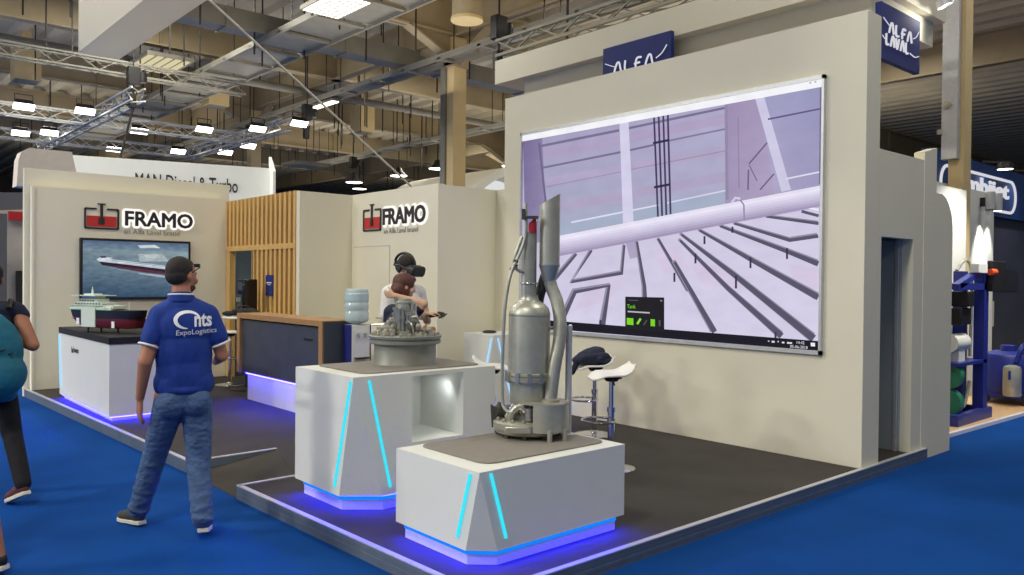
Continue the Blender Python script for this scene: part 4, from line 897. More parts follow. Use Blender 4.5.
# jeans
b = MB()
b.ell((.015, .0, .92), (.168, .123, .09)); b.ell((-.06, -.04, .86), (.098, .105, .11)); b.ell((.095, -.045, .86), (.100, .105, .11))
b.cap((-.066, -.005, .86), (-.15, .145, .50), .104, .080); b.cap((-.15, .145, .50), (-.25, .245, .11), .080, .066)
b.cap((.097, -.005, .86), (.112, -.035, .49), .104, .080); b.cap((.105, -.035, .49), (.125, -.225, .13), .079, .067)
for z in (.12, .18, .25, .33, .44, .52): b.ell((-.25+.256*(z-.11), .245-.256*(z-.11), z), (.078+.01*z, .080+.01*z, .02), 14, 8, Euler((R(12), R(14*(-1)**int(z*50)), 0)).to_matrix())
for z in (.13, .19, .26, .36, .46, .54): b.ell((.125-.055*(z-.13), -.225+.53*(z-.13) if z < .49 else -.03, z), (.076+.01*z, .079+.01*z, .02), 14, 8, Euler((R(-14), R(12*(-1)**int(z*50)), 0)).to_matrix())
jn = skin_over(b, 'jeans', M['jeans'], mn, .010, 2)
for x in (-.06, .105):
    vs = [V((-.055, .0, 0)), V((.055, 0, 0)), V((.058, .11, 0)), V((-.058, .11, 0)), V((0, -.02, 0))]
shoe(mn, (-.225, .20, .014), (-.37, .43, .0), m='shoe'); shoe(mn, (.125, -.275, .055), (.160, .0, .0), m='shoe')
sg = MB()
for x in (-.034, .034): sg.prism([(x-.024, -.012), (x+.024, -.012), (x+.025, .011), (x-.025, .011)], -.003, .003, hc+hq @ V((0, .094, .075)), hq @ V((1, 0, 0)), hq @ V((0, .35, .94)))
for x in (-1, 1): sg.tube([hc+hq @ V((x*.058, .094, .077)), hc+hq @ V((x*.09, .06, .06)), hc+hq @ V((x*.092, -.01, .02))], .004, 6)
g = thing('sunglasses', 'dark sunglasses pushed up on the head of the walking person', 'sunglasses', (1.872, 5.415, 0), MY)
sg.obj('frame', M['gloss_black'], g, local=True)

# ---- person with a teal backpack, walking out of the picture on the left (faces the viewer's left)
pa = thing('person', 'person in dark trousers and maroon shoes carrying the teal backpack', 'person', (1.040, 7.06, 0), FACE_AWAY+R(28))
b = MB(); hq2 = Euler((R(-4), 0, 0)).to_matrix()
head(b, (0, .05, 1.66), hq2)
b.cap((0, 0, 1.42), (0, .035, 1.58), .06, .052); b.cap((-.15, 0, 1.41), (.15, 0, 1.41), .06, .06); b.ell((0, 0, 1.25), (.16, .10, .2)); b.ell((0, 0, .98), (.14, .10, .2))
b.cap((.185, -.01, 1.40), (.285, -.12, 1.165), .054, .046); b.cap((.285, -.12, 1.165), (.19, .12, 1.17), .046, .030)
hand(b, (.185, .13, 1.17), (-.45, 1, .12), (-.9, -.2, 0), (0, .1, 1), .6)
b.cap((-.19, 0, 1.40), (-.22, .02, 1.12), .052, .042); b.cap((-.22, .02, 1.12), (-.19, .2, 1.0), .042, .029)
hand(b, (-.19, .21, 1.0), (.2, 1, -.1), (.9, -.2, 0), (0, .1, 1), .5)
b.cap((.08, 0, .9), (.15, -.07, .5), .08, .055); b.cap((.15, -.07, .5), (.235, -.31, .15), .052, .038); b.cap((-.08, 0, .9), (-.085, .12, .5), .08, .055); b.cap((-.085, .12, .5), (-.085, .2, .1), .052, .038)
skin_over(b, 'body', M['skin'], pa, .0095, 3); eyes(pa, None, (0, .05, 1.66), hq2)
h = MB()
for p, r in (((0, .03, 1.70), (.085, .10, .09)), ((0, -.01, 1.65), (.08, .07, .08))): h.ell(p, r)
skin_over(h, 'hair', M['hair'], pa, .008, 2)
b = MB(); b.cap((-.15, 0, 1.42), (.15, 0, 1.42), .075, .075); b.ell((0, 0, 1.25), (.19, .125, .22)); b.ell((0, 0, 1.02), (.175, .125, .2)); b.cap((.17, 0, 1.42), (.20, -.01, 1.385), .068, .062); b.cap((-.18, 0, 1.42), (-.21, 0, 1.28), .07, .062)
skin_over(b, 'tee_shirt', M['navycloth'], pa, .010, 3)
b = MB(); b.ell((0, 0, .93), (.165, .125, .1)); b.ell((0, -.05, .87), (.15, .09, .1))
b.cap((.08, -.005, .88), (.15, -.07, .5), .092, .072); b.cap((.15, -.07, .5), (.235, -.30, .17), .070, .057); b.cap((-.08, -.005, .88), (-.087, .12, .5), .10, .078); b.cap((-.087, .12, .5), (-.087, .195, .12), .076, .062)
skin_over(b, 'trousers', M['trousers'], pa, .011, 3)
shoe(pa, (.265, -.36, .10), (.13, -.14, .0), m='maroon', h=.09); shoe(pa, (-.087, .14, .02), (-.09, .40, 0), m='maroon')
bp = thing('backpack', 'teal backpack worn by the person at the left edge', 'backpack', (1.040, 7.06, 0), FACE_AWAY+R(28))
b = MB(); b.ell((.035, -.22, 1.12), (.20, .12, .28)); b.ell((.045, -.23, .97), (.215, .15, .19)); b.ell((0, -.21, 1.30), (.15, .10, .13)); b.cap((-.12, -.14, .82), (.12, -.14, .82), .07, .07)
bk = skin_over(b, 'pack_body', M['teal'], bp, .011, 3)
b = MB(); b.ell((0, -.345, .97), (.125, .05, .13)); skin_over(b, 'front_pocket', M['teal'], bp, .010, 2)
for x in (-.13, .13): MB().tube(bez([(x, -.14, 1.44), (x*1.05, -.02, 1.50), (x*1.1, .10, 1.42), (x*1.15, .135, 1.25), (x*1.2, .08, 1.05), (x*1.1, -.1, .95)], 7), .02, 8).obj('shoulder_strap', M['black'], bp, local=True)
MB().tube(bez([(.17, -.15, 1.2), (.178, -.25, 1.15), (.15, -.34, 1.12)], 6), .008, 8).obj('side_strap', M['black'], bp, local=True)
MB().tube(bez([(-.14, -.26, 1.3), (0, -.36, 1.27), (.14, -.26, 1.3)], 8), .006, 6).tube(bez([(-.15, -.3, 1.16), (0, -.40, 1.13), (.15, -.3, 1.16)], 8), .005, 6).obj('zip', M['black'], bp, local=True)

# ---- person just entering on the far left, only a bare shin and shoe in view
pb = thing('person', 'person with bare shins and dark shoes at the lower left corner', 'person', (.565, 5.415, 0), FACE_AWAY+R(78))
b = MB(); head(b, (0, .04, 1.62), hq2)
b.cap((0, 0, 1.38), (0, .03, 1.54), .055, .048); b.cap((-.14, 0, 1.37), (.14, 0, 1.37), .055, .055); b.ell((0, 0, 1.2), (.15, .10, .2)); b.ell((0, 0, .95), (.14, .1, .18))
for s in (-1, 1):
    b.cap((s*.18, 0, 1.36), (s*.22, .0, 1.10), .045, .037); b.cap((s*.22, 0, 1.10), (s*.21, .1, .87), .037, .026); hand(b, (s*.21, .105, .86), (0, .2, -1), (-s, 0, 0), (0, 1, .2), .3)
b.cap((.08, 0, .88), (.12, -.17, .50), .075, .055); b.cap((.12, -.17, .50), (.13, -.265, .10), .052, .034); b.cap((-.08, 0, .88), (-.085, .12, .5), .075, .055); b.cap((-.085, .12, .5), (-.085, .2, .1), .052, .034)
skin_over(b, 'body', M['skin'], pb, .0095, 3); eyes(pb, None, (0, .04, 1.62), hq2)
h = MB()
for p, r in (((0, .02, 1.66), (.085, .10, .09)), ((0, -.05, 1.58), (.08, .06, .12))): h.ell(p, r)
skin_over(h, 'hair', M['hair2'], pb, .009, 2)
b = MB(); b.cap((-.14, 0, 1.38), (.14, 0, 1.38), .07, .07); b.ell((0, 0, 1.2), (.175, .12, .22)); b.ell((0, 0, .98), (.165, .12, .18))
for s in (-1, 1): b.cap((s*.17, 0, 1.37), (s*.21, 0, 1.2), .062, .055)
skin_over(b, 'tee_shirt', M['blackmatte'], pb, .010, 3)
b = MB(); b.ell((0, 0, .9), (.16, .12, .1)); b.cap((.08, 0, .86), (.12, -.165, .54), .098, .080); b.cap((-.08, 0, .86), (-.087, .1, .55), .098, .082)
skin_over(b, 'shorts', M['trousers'], pb, .010, 3)
shoe(pb, (.13, -.31, .03), (.13, -.06, .0), m='black', h=.06); shoe(pb, (-.085, .14, 0.01), (-.09, .38, 0), m='black', h=.06)

# ---- person trying the headset, face turned to the viewer's right
pc = thing('person', 'person in a white shirt wearing a black headset, standing beyond the round drum', 'person', (4.34, 6.462, .1), FACE_AWAY+R(-130))
hq3 = Euler((R(-16), 0, R(8))).to_matrix(); hc3 = V((0, .03, 1.70))
b = MB(); head(b, hc3, hq3)
b.cap((0, -.02, 1.48), (0, .015, 1.66), .06, .055); b.cap((-.16, 0, 1.46), (.16, 0, 1.46), .065, .065); b.ell((0, 0, 1.3), (.17, .11, .2)); b.ell((0, 0, 1.0), (.15, .1, .2))
wr = ROOT[pc.name].inverted() @ V((4.385, 6.155, 1.365)); wd = ROOT[pc.name].inverted().to_3x3() @ V((.75, -.62, .05))
b.cap((-.205, 0, 1.44), (-.25, .06, 1.18), .052, .042); b.cap((-.25, .06, 1.18), wr, .042, .028); hand(b, wr, wd, (0, 0, -1), (.3, 1, 0), .6)
b.cap((.205, 0, 1.44), (.23, .02, 1.15), .052, .042); b.cap((.23, .02, 1.15), (.20, .12, .93), .042, .029); hand(b, (.20, .125, .92), (-.1, .3, -1), (-.9, 0, 0), (0, 1, .3), .4)
for s in (-1, 1): b.cap((s*.085, 0, .9), (s*.09, 0, .5), .08, .055); b.cap((s*.09, 0, .5), (s*.09, -.02, .09), .052, .038)
skin_over(b, 'body', M['skin2'], pc, .0095, 3)
h = MB()
for p, r in (((0, -.015, .04), (.083, .098, .085)), ((0, -.05, -.01), (.078, .065, .07))): h.ell(hc3+hq3 @ V(p), r)
skin_over(h, 'hair', M['hair'], pc, .008, 2)
b = MB(); b.cap((-.16, 0, 1.46), (.16, 0, 1.46), .08, .08); b.ell((0, 0, 1.3), (.2, .135, .2)); b.ell((0, 0, 1.05), (.19, .135, .2)); b.cap((0, -.01, 1.5), (0, 0, 1.555), .075, .064)
for s in (-1, 1): b.cap((s*.19, 0, 1.45), (s*.225, .01, 1.25), .078, .068)
skin_over(b, 'shirt', M['whitecloth'], pc, .010, 3)
b = MB(); b.ell((0, 0, .92), (.17, .125, .09))
for s in (-1, 1): b.cap((s*.085, 0, .87), (s*.092, .01, .5), .10, .08); b.cap((s*.092, .01, .5), (s*.092, -.02, .1), .078, .066)
skin_over(b, 'trousers', M['trousers'], pc, .011, 3)
for s in (-1, 1): shoe(pc, (s*.092, -.07, .0), (s*.12, .2, 0), m='black')
hs = thing('vr_headset', 'black headset with a head strap on the person by the flush door', 'headset', (4.34, 6.462, .1), FACE_AWAY+R(-130))
def Q(p): return hc3+hq3 @ V(p)
MB().prism(rrect(-.095, .095, -.052, .05, .035), .0, .085, Q((0, .165, 0)), hq3 @ V((1, 0, 0)), hq3 @ V((0, 0, 1))).obj('visor', M['black'], hs, local=True, bevel=.012)
MB().ell(Q((0, .085, 0)), (.085, .03, .048), 20, 12).obj('face_cushion', M['blackmatte'], hs, local=True, smooth=180)
MB().tube([Q((0, .09-.0+(-.12)+.125*math.cos(t), .02+.11*math.sin(t))) for t in [PI*k/14 for k in range(15)]], .014, 8).obj('top_strap', M['black'], hs, local=True)
for s in (-1, 1):
    MB().tube([Q((s*.088, .09, .0)), Q((s*.094, .02, .01)), Q((s*.085, -.07, .0)), Q((s*.04, -.122, -.01)), Q((0, -.128, -.012))], .012, 8).obj('side_strap', M['black'], hs, local=True)
    MB().lathe([(.001, 0), (.036, 0), (.038, .012), (.03, .024), (.001, .024)], Q((s*.082, -.015, -.01)), 20, axis=(s, 0, 0)).obj('earphone', M['black'], hs, local=True)
MB().ell(Q((0, -.125, .0)), (.04, .02, .035)).obj('rear_cradle', M['black'], hs, local=True, smooth=180)

# ---- person with auburn hair in a navy top, arm raised across
pd = thing('person', 'person with auburn hair and navy top, one bent arm raised to the shoulder', 'person', (4.01, 6.01, .185), FACE_AWAY+R(-40))
hq4 = Euler((R(-10), 0, R(-22))).to_matrix(); hc4 = V((.0, .03, 1.435))
b = MB(); head(b, hc4, hq4, .97)
b.cap((0, -.01, 1.21), (0, .02, 1.36), .05, .046); b.cap((-.13, 0, 1.21), (.13, 0, 1.21), .05, .05); b.ell((0, 0, 1.06), (.145, .10, .18)); b.ell((0, 0, .82), (.135, .1, .18))
# right arm: elbow out to the viewer's right, forearm back across the chest to the neck
b.cap((.165, .0, 1.20), (.255, .03, 1.285), .045, .039); b.cap((.255, .03, 1.285), (.06, -.135, 1.355), .038, .026)
hand(b, (.055, -.14, 1.357), (-1, -.1, .10), (.2, .9, .2), (0, .2, 1), .35, .92)
b.cap((-.165, 0, 1.2), (-.2, .03, .95), .043, .036); b.cap((-.2, .03, .95), (-.05, .26, 1.02), .036, .025); hand(b, (-.04, .27, 1.02), (.5, .9, .1), (.7, -.3, 0), (0, .2, 1), .55, .92)
for s in (-1, 1): b.cap((s*.08, 0, .76), (s*.085, 0, .42), .075, .052); b.cap((s*.085, 0, .42), (s*.085, -.02, .08), .048, .034)
# forearm held out with the controller
skin_over(b, 'body', M['skin2'], pd, .0085, 3); eyes(pd, None, hc4, hq4, .97)
h = MB()
for p, r in (((0, -.015, .035), (.088, .102, .092)), ((0, -.05, -.03), (.086, .07, .10)), ((.05, -.01, -.05), (.035, .05, .075)), ((-.05, -.01, -.05), (.035, .05, .075)), ((0, .05, .075), (.06, .045, .035))): h.ell(hc4+hq4 @ V(p), r, 18, 12, hq4)
skin_over(h, 'hair', M['hair2'], pd, .007, 2)
b = MB(); b.cap((-.13, 0, 1.21), (.13, 0, 1.21), .066, .066); b.ell((0, 0, 1.06), (.175, .125, .18)); b.ell((0, 0, .84), (.17, .125, .18)); b.cap((.155, .0, 1.205), (.205, .015, 1.24), .062, .054); b.cap((-.155, 0, 1.2), (-.185, .01, 1.06), .062, .054)
skin_over(b, 'top', M['navycloth'], pd, .009, 3)
b = MB(); b.ell((0, 0, .77), (.16, .12, .09))
for s in (-1, 1): b.cap((s*.08, 0, .73), (s*.087, .01, .42), .095, .072); b.cap((s*.087, .01, .42), (s*.087, -.02, .09), .07, .058)
skin_over(b, 'trousers', M['trousers'], pd, .011, 3)
for s in (-1, 1): shoe(pd, (s*.087, -.07, -.085), (s*.11, .17, -.085), m='black', h=.17)
ct = thing('vr_controller', 'black hand controller held beside the raised arm', 'controller', (4.455, 6.085, 1.355), FACE_AWAY)
b = MB(); b.cap((-.06, 0, -.012), (.03, 0, .005), .018, .02); b.cap((.02, 0, .008), (.055, 0, .0), .024, .026); skin_over(b, 'grip', M['black'], ct, .005, 2)
MB().tube([(.055+.034*math.cos(t), .034*math.sin(t), -.012+.018*math.cos(t)) for t in [2*PI*k/24 for k in range(24)]], .008, 8, closed=True).obj('tracking_ring', M['black'], ct, local=True)
# ------------------------------------------------------------------ hall roof
m = MB(); xs = []; x = -24
while x < 62: xs += [(x, 8.75), (x+.34, 8.75), (x+.42, 8.60), (x+.70, 8.60), (x+.78, 8.75)]; x += .78
n = len(xs)
m.add([(a, y, z) for y in (-22, 66) for a, z in xs], [(i, i+1, n+i+1, n+i) for i in range(n-1)])
struct(m, 'ceiling', M['roof'], 'corrugated metal roof deck of the exhibition hall', 'ceiling', smooth=0)
w = MB().box(-25, 64, 66, 66.4, 0, 8.9).box(62, 62.4, -23, 66, 0, 8.9)
struct(w, 'wall_far', M['hallwall'], 'dark far walls of the exhibition hall', 'wall', smooth=0)
# deep cream girders across the hall, haunched at the columns
def girder(y, label, haunch, z0=7.72):
    m = MB().box(-24, 62, y-.02, y+.02, z0, 8.6).box(-24, 62, y-.15, y+.15, z0, z0+.05).box(-24, 62, y-.15, y+.15, 8.54, 8.6)
    for x in range(-23, 62, 6): m.box(x-.015, x+.015, y-.13, y+.13, z0, 8.55)
    for cx_ in haunch:
        for s in (-1, 1):
            m.prism([(0, 7.05), (s*1.5, z0+.02), (0, z0+.02)], -.02, .02, (cx_, y, 0), (1, 0, 0), (0, 0, 1))
            m.bar((cx_, y, 7.05), (cx_+s*1.5, y, z0+.02), .3, .05)
    struct(m, 'ceiling_beam', M['beam'], label, 'beam', smooth=0)
girder(16, 'cream haunched girder over the first hall column', (12.24,)); girder(22, 'plain cream girder between the two column rows', ())
girder(28, 'cream haunched girder over the second row of columns', (12.24, 24.5)); girder(34.5, 'cream girder beyond the second row of columns', ()); girder(41, 'cream girder deep in the hall', (24.5,)); girder(4.2, 'cream girder over the column behind the video wall', (12.0,))
def girder_y(x, label, z0=7.72):
    m = MB().box(x-.02, x+.02, -20, 64, z0, 8.6).box(x-.15, x+.15, -20, 64, z0, z0+.05)
    for yy in (4.2, 16, 28):
        for s in (-1, 1): m.bar((x, yy, 7.05), (x, yy+s*1.5, z0+.02), .05, .3)
    struct(m, 'ceiling_beam', M['beam'], label, 'beam', smooth=0)
girder_y(12.24, 'cream girder running lengthwise through the column line'); girder_y(24.5, 'cream lengthwise girder over the second column line')
def column(x, y, label, a=.2, b_=.16):
    c = MB().box(x-a, x+a, y-b_, y+b_, 0, 7.7).obj('column', M['col'], kind='structure', label=label, cat='column', smooth=0)
    MB().box(x-.24, x+.24, y-.2, y+.2, 6.95, 7.25).obj('capital', M['beam'], c, smooth=0)
    return c
ca = column(12.24, 16, 'cream hall column left of the video wall with a dark duct')
MB().box(11.98, 12.10, 16.1, 16.3, 0, 7.0).obj('riser', M['duct'], ca, smooth=0)
column(12.24, 28, 'cream hall column above the oak slats'); column(24.5, 28, 'distant cream hall column beside the first one')
cc = column(12.0, 4.2, 'cream hall column at the right with a bright metal trunk', .13, .10)
MB().box(11.76, 11.865, 4.15, 4.36, 3.40, 6.2).obj('cable_trunk', M['alu'], cc, bevel=.01)
m = MB()
for z in (3.75, 5.6): m.box(11.72, 11.76, 4.34, 4.40, z, z+.07)
m.lathe([(.001, 0), (.05, 0), (.05, .03), (.001, .035)], (11.76, 4.28, 4.15), 16, axis=(-1, 0, 0)).obj('trunk_fitting', M['steel3'], cc)

# services under the roof
m = MB().box(-24, 61.5, 17.55, 18.1, 7.26, 7.70)
for x in range(-23, 61, 3): m.box(x, x+.06, 17.52, 18.13, 7.23, 7.71)
m.obj('air_duct', M['duct'], label='grey air duct crossing the hall behind the first column', cat='duct', smooth=0)
m = MB().cyl((-24, 23.4, 7.57), (61.5, 23.4, 7.57), .12, n=14); m.obj('air_duct', M['duct'], label='round grey pipe crossing the hall beyond the plain girder', cat='duct')
def ladder(x0, x1, y0, y1, z, label, panels=()):
    t = thing('cable_tray', label, 'cable tray', ((x0+x1)/2, (y0+y1)/2, z))
    m = MB().box(x0, x0+.05, y0, y1, z, z+.14).box(x1-.05, x1, y0, y1, z, z+.14)
    y = y0
    while y < y1: m.box(x0, x1, y, y+.12, z+.02, z+.07); y += 1.55
    m.obj('rail', M['duct'], t, smooth=0)
    y = y0+1; first = None
    while y < y1:
        for xx in (x0, x1-.02):
            if first is None: first = MB().box(xx, xx+.02, y, y+.02, z+.1, 8.6).obj('hanger', M['dark_steel'], t, smooth=0); o0 = (xx, y)
            else:
                c = first.copy(); C.objects.link(c); c.parent = t; c.location = (xx-o0[0], y-o0[1], 0)
        y += 3.1
    for y0_, y1_ in panels: MB().box(x0+.05, x1-.05, y0_, y1_, z+.08, z+.10).obj('panel', M['tray'], t, smooth=0)
ladder(11.55, 12.05, 8, 40, 7.0, 'lit cable tray running past the first column', [(y, y+1.4) for y in (13.2, 14.8, 17.4, 19.0, 20.6, 22.2)])
ladder(7.9, 9.2, 9, 44, 7.1, 'wide cable tray with pale panels at upper left', [(y, y+1.4) for y in [10.6+1.55*k for k in range(16)]])
ladder(17.8, 18.3, 14, 46, 6.9, 'narrow cable tray above the plain cream return wall', [(y, y+1.4) for y in (17, 20.2, 26, 29)])
# ventilation outlets
def diffuser(x, y, z, r, label, square=False):
    d = thing('vent_outlet', label, 'vent', (x, y, z))
    if square:
        MB().box(-r, r, -r, r, 0, 1.0).box(-.12, .12, -.12, .12, 1.0, 1.7).obj('housing', M['col'], d, local=True, smooth=0)
        MB().box(-r*.85, r*.85, -r*.85, r*.85, -.02, 0).obj('grille', M['duct'], d, local=True, smooth=0)
    else:
        MB().lathe([(r, .04), (r, 1.5), (r*.5, 1.55), (r*.5, 1.8)], (0, 0, 0), 36).obj('housing', M['beam'], d, local=True)
        MB().lathe([(r*.86, -.01), (r*1.06, -.01), (r*1.08, .02), (r*1.06, .06), (r*.86, .06)], (0, 0, 0), 36).obj('rim', M['col'], d, local=True)
        MB().lathe([(.001, .06), (r*.86, .06)], (0, 0, 0), 36).obj('opening', M['hull_black'], d, local=True)
        g = MB()
        for k in range(6): g.box(-r*.8, r*.8, -.012, .012, .0, .05, Matrix.Rotation(R(30*k), 4, 'Z'))
        for q in (.3, .55): g.lathe([(r*q, .0), (r*q, .05), (r*q+.03, .05), (r*q+.03, .0)], (0, 0, 0), 30)
        g.obj('grille', M['duct'], d, local=True)
diffuser(10.45, 13.3, 7.12, .32, 'round ventilation outlet near the top of the first column')
diffuser(4.75, 26.4, 7.2, .33, 'square ventilation box at the far upper left', True); diffuser(10.0, 25.9, 7.2, .33, 'square ventilation box above the truss lights', True); diffuser(15.9, 26.6, 7.2, .33, 'square ventilation box left of the first column', True)

# truss rig with flood lights
def truss(p, q, label, s=.3, up=(0, 0, 1), bays=None, mm='truss'):
    p = V(p); q = V(q); d = (q-p).normalized(); a = d.cross(V(up)).normalized(); b = a.cross(d); L = (q-p).length
    m = MB(); n = bays or max(4, int(L/.45)); cs = [a*s/2+b*s/2, -a*s/2+b*s/2, -a*s/2-b*s/2, a*s/2-b*s/2]
    for c in cs: m.bar(p+c, q+c, .045, up=b)
    for k in range(n):
        e0 = p+d*L*k/n; e1 = p+d*L*(k+1)/n
        for i in range(4):
            c0, c1 = cs[i], cs[(i+1) % 4]
            m.bar(e0+(c0 if k % 2 else c1), e1+(c1 if k % 2 else c0), .022, up=b)
    m.obj('truss', M[mm], label=label, cat='truss', smooth=0)
tz = 6.05
truss((-1, 24.7, tz), (10.4, 24.7, tz), 'box truss crossing over the cream logo wall, nearer of two'); truss((-1, 29.0, tz), (10.4, 29.0, tz), 'box truss crossing over the cream logo wall, farther of two')
truss((6.02, 20.4, tz), (6.02, 31.5, tz), 'box truss running away over the tank logo'); truss((10.35, 21.5, tz), (10.35, 29.2, tz), 'box truss running away over the oak slats')
truss((1.2, 21.3, tz+.75), (9.0, 21.3, tz+.75), 'dim box truss high on the left under the roof', mm='duct')
fl = 0
def flood(x, y, z, label, dx=0):
    f = thing('flood_light', label, 'light', (x, y, z), group='flood lights on the trusses')
    T = Matrix.Rotation(R(-38), 4, 'X')
    h = MB().prism([(-.25, .0), (.25, .0), (.18, .15), (-.18, .15)], -.11, .11, (0, 0, 0), (1, 0, 0), (0, 0, 1)); h.v = [T @ v for v in h.v]
    h.obj('housing', M['black'], f, local=True, bevel=.02)
    MB().box(-.235, .235, -.10, .10, -.03, .0, T).obj('lamp_glass', M['lampw'], f, local=True, smooth=0)
    MB().bar((-.2, 0, .1), (-.2, 0, .3), .02).bar((.2, 0, .1), (.2, 0, .3), .02).bar((-.2, 0, .3), (.2, 0, .3), .02).obj('yoke', M['dark_steel'], f, local=True, smooth=0)
FL = [(4.2, 23.6, 'farthest left on the nearer truss'), (5.5, 23.1, 'where the nearer trusses cross'), (4.92, 28.1, 'farthest left on the farther truss'), (5.55, 27.4, 'left of the truss crossing at the back'), (7.45, 25.15, 'beside the hoist chain, upper one'), (7.9, 29.4, 'beside the hoist chain, lower one'),
      (8.75, 23.5, 'right of the hoist chain on the nearer truss'), (9.65, 28.3, 'above the lettering of the white banner, left one'), (10.9, 27.3, 'above the lettering of the white banner, right one'), (10.9, 25.4, 'third from the right end of the rig'), (9.85, 22.3, 'second from the right end of the rig'), (10.35, 20.7, 'at the right end of the rig')]
for x, y, s in FL: flood(x, y, 5.98, 'lit white flood light '+s)
def pendant(x, y, z, label):
    f = thing('pendant_lamp', label, 'light', (x, y, z), group='bell pendant lamps over the hall')
    MB().lathe([(.10, .34), (.14, .30), (.2, .16), (.40, .0), (.41, -.02)], (0, 0, 0), 28).obj('lamp_shade', M['dark_steel'], f, local=True)
    MB().lathe([(.001, -.03), (.36, -.03), (.39, .0), (.001, .0)], (0, 0, 0), 28).obj('lamp_glass', M['lampw'], f, local=True)
    MB().cyl((0, 0, .3), (0, 0, 1.2), .03, n=8).obj('cable', M['dark_steel'], f, local=True)
for x, y, z, s in ((18.6, 31.8, 6.0, 'left one of the close pair'), (22.5, 37.9, 6.5, 'lower one of the close pair'), (19.6, 29.7, 6.2, 'between the pair and the column'), (20.1, 27.5, 6.35, 'second one left of the column'), (21.0, 28.3, 6.7, 'nearest to the column on its left'), (22.2, 25.2, 6.45, 'between the column and the video wall')):
    pendant(x, y, z, 'lit bell pendant lamp, '+s)
# panel lamps and tube lamps
t = thing('panel_lamp', 'bright gridded panel lamp at the top edge of the hall view', 'light', (7.62, 13.75, 6.88))
MB().box(-.42, .42, -.65, .65, .0, .08).obj('housing', M['duct'], t, local=True, smooth=0)
MB().box(-.38, .38, -.61, .61, -.012, .0).obj('diffuser', M['lamp'], t, local=True, smooth=0)
g = MB()
for k in range(1, 6): g.box(-.38+.127*k-.01, -.38+.127*k+.01, -.61, .61, -.03, -.012)
for k in range(1, 9): g.box(-.38, .38, -.61+.136*k-.01, -.61+.136*k+.01, -.03, -.012)
g.obj('louvre', M['alu'], t, local=True, smooth=0)
t = thing('tube_lamp', 'lit white tube lamp under the lit cable tray', 'light', (11.8, 22.0, 6.92))
MB().box(-.13, .13, -.75, .75, .0, .07).obj('housing', M['duct'], t, local=True, smooth=0); MB().box(-.11, .11, -.72, .72, -.03, .0).obj('diffuser', M['lamp'], t, local=True, smooth=0)
t = thing('panel_lamp', 'dim wide panel lamp low over the white banner end', 'light', (14.6, 28.6, 6.0))
MB().box(-.75, .75, -.6, .6, .0, .1).obj('housing', M['duct'], t, local=True, smooth=0); MB().box(-.7, .7, -.55, .55, -.02, .0).obj('diffuser', M['col'], t, local=True, smooth=0)
t = thing('panel_lamp', 'lit slatted panel lamp beside the hanging white box', 'light', (7.15, 22.4, 7.35))
MB().box(-.6, .6, -.9, .9, .0, .1).obj('housing', M['duct'], t, local=True, smooth=0)
m = MB()
for k in range(5): m.box(-.55+k*.225, -.40+k*.225, -.85, .85, -.02, .0)
m.obj('diffuser', emat('dim_lamp', (240, 226, 180), .8), t, local=True, smooth=0)
def hoist(x, y, z, label, chain=0):
    f = thing('chain_hoist', label, 'hoist', (x, y, z))
    MB().box(-.14, .14, -.10, .10, .1, .55).lathe([(.12, .2), (.12, .45)], (.2, 0, 0), 14).obj('motor', M['black'], f, local=True, bevel=.02)
    MB().tube([(.0, 0, .1), (0, 0, -.08), (.06, 0, -.14), (.08, 0, -.06)], .025, 8).box(-.1, .05, -.06, .06, -.45, -.12).obj('hook', M['dark_steel'], f, local=True)
    MB().cyl((0, 0, .5), (0, 0, 8.6-z), .02, n=6).obj('chain', M['dark_steel'], f, local=True)
    if chain: MB().cyl((.03, 0, -.3), (-.6, .0, -chain), .03, n=6).obj('cable', M['dark_steel'], f, local=True)
hoist(6.05, 20.9, 6.25, 'black chain hoist on the left truss with a long hanging cable', 3.0); hoist(11.05, 21.6, 6.2, 'black chain hoist left of the white stay cable'); hoist(9.72, 11.4, 6.05, 'black chain hoist close to the fascia top'); hoist(16.9, 29.0, 6.1, 'black chain hoist above the bell lamps')

# thin hanger rods (uncounted)
rnd = random.Random(12)
rod = MB().box(-.015, .015, -.015, .015, 0, 1.6).obj('hanger_rod', M['dark_steel'], label='thin dark hanger rod, one of many hanging from the hall roof', cat='rod', group='hanger rods under the hall roof', smooth=0)
for k in range(110):
    t_ = rod if k == 0 else rod.copy()
    if k: C.objects.link(t_)
    y = rnd.uniform(14.5, 42); t_.location = (y*rnd.uniform(.17, .80), y, rnd.uniform(6.7, 7.1))

# hanging white box and its stay
hb = thing('hanging_sign', 'white fabric box hanging at the upper left', 'sign', (3.33, 11.2, 5.0))
MB().add([(x, y, z) for z in (5.0, 6.6) for x, y in ((3.05, 3.0), (3.61, 3.0), (3.61, 13.2), (3.05, 13.2))], [(0, 1, 2, 3), (0, 1, 5, 4), (1, 2, 6, 5), (2, 3, 7, 6), (3, 0, 4, 7)]).obj('fabric', M['stretch_fabric'], hb, smooth=0)
MB().cyl((3.05, 12.6, 6.6), (3.05, 12.6, 8.6), .015, n=6).cyl((3.05, 4.5, 6.6), (3.05, 4.5, 8.6), .015, n=6).obj('suspension_cable', M['dark_steel'], hb)
MB().cyl((4.20, 11.58, 5.80), (7.975, 11.664, 3.29), .019, n=8).cyl((7.975, 11.664, 3.29), (9.6, 11.7, 2.2), .019, n=8).obj('stay_cable', M['fabric'], label='pale diagonal stay cable behind the white hanging box', cat='cable')

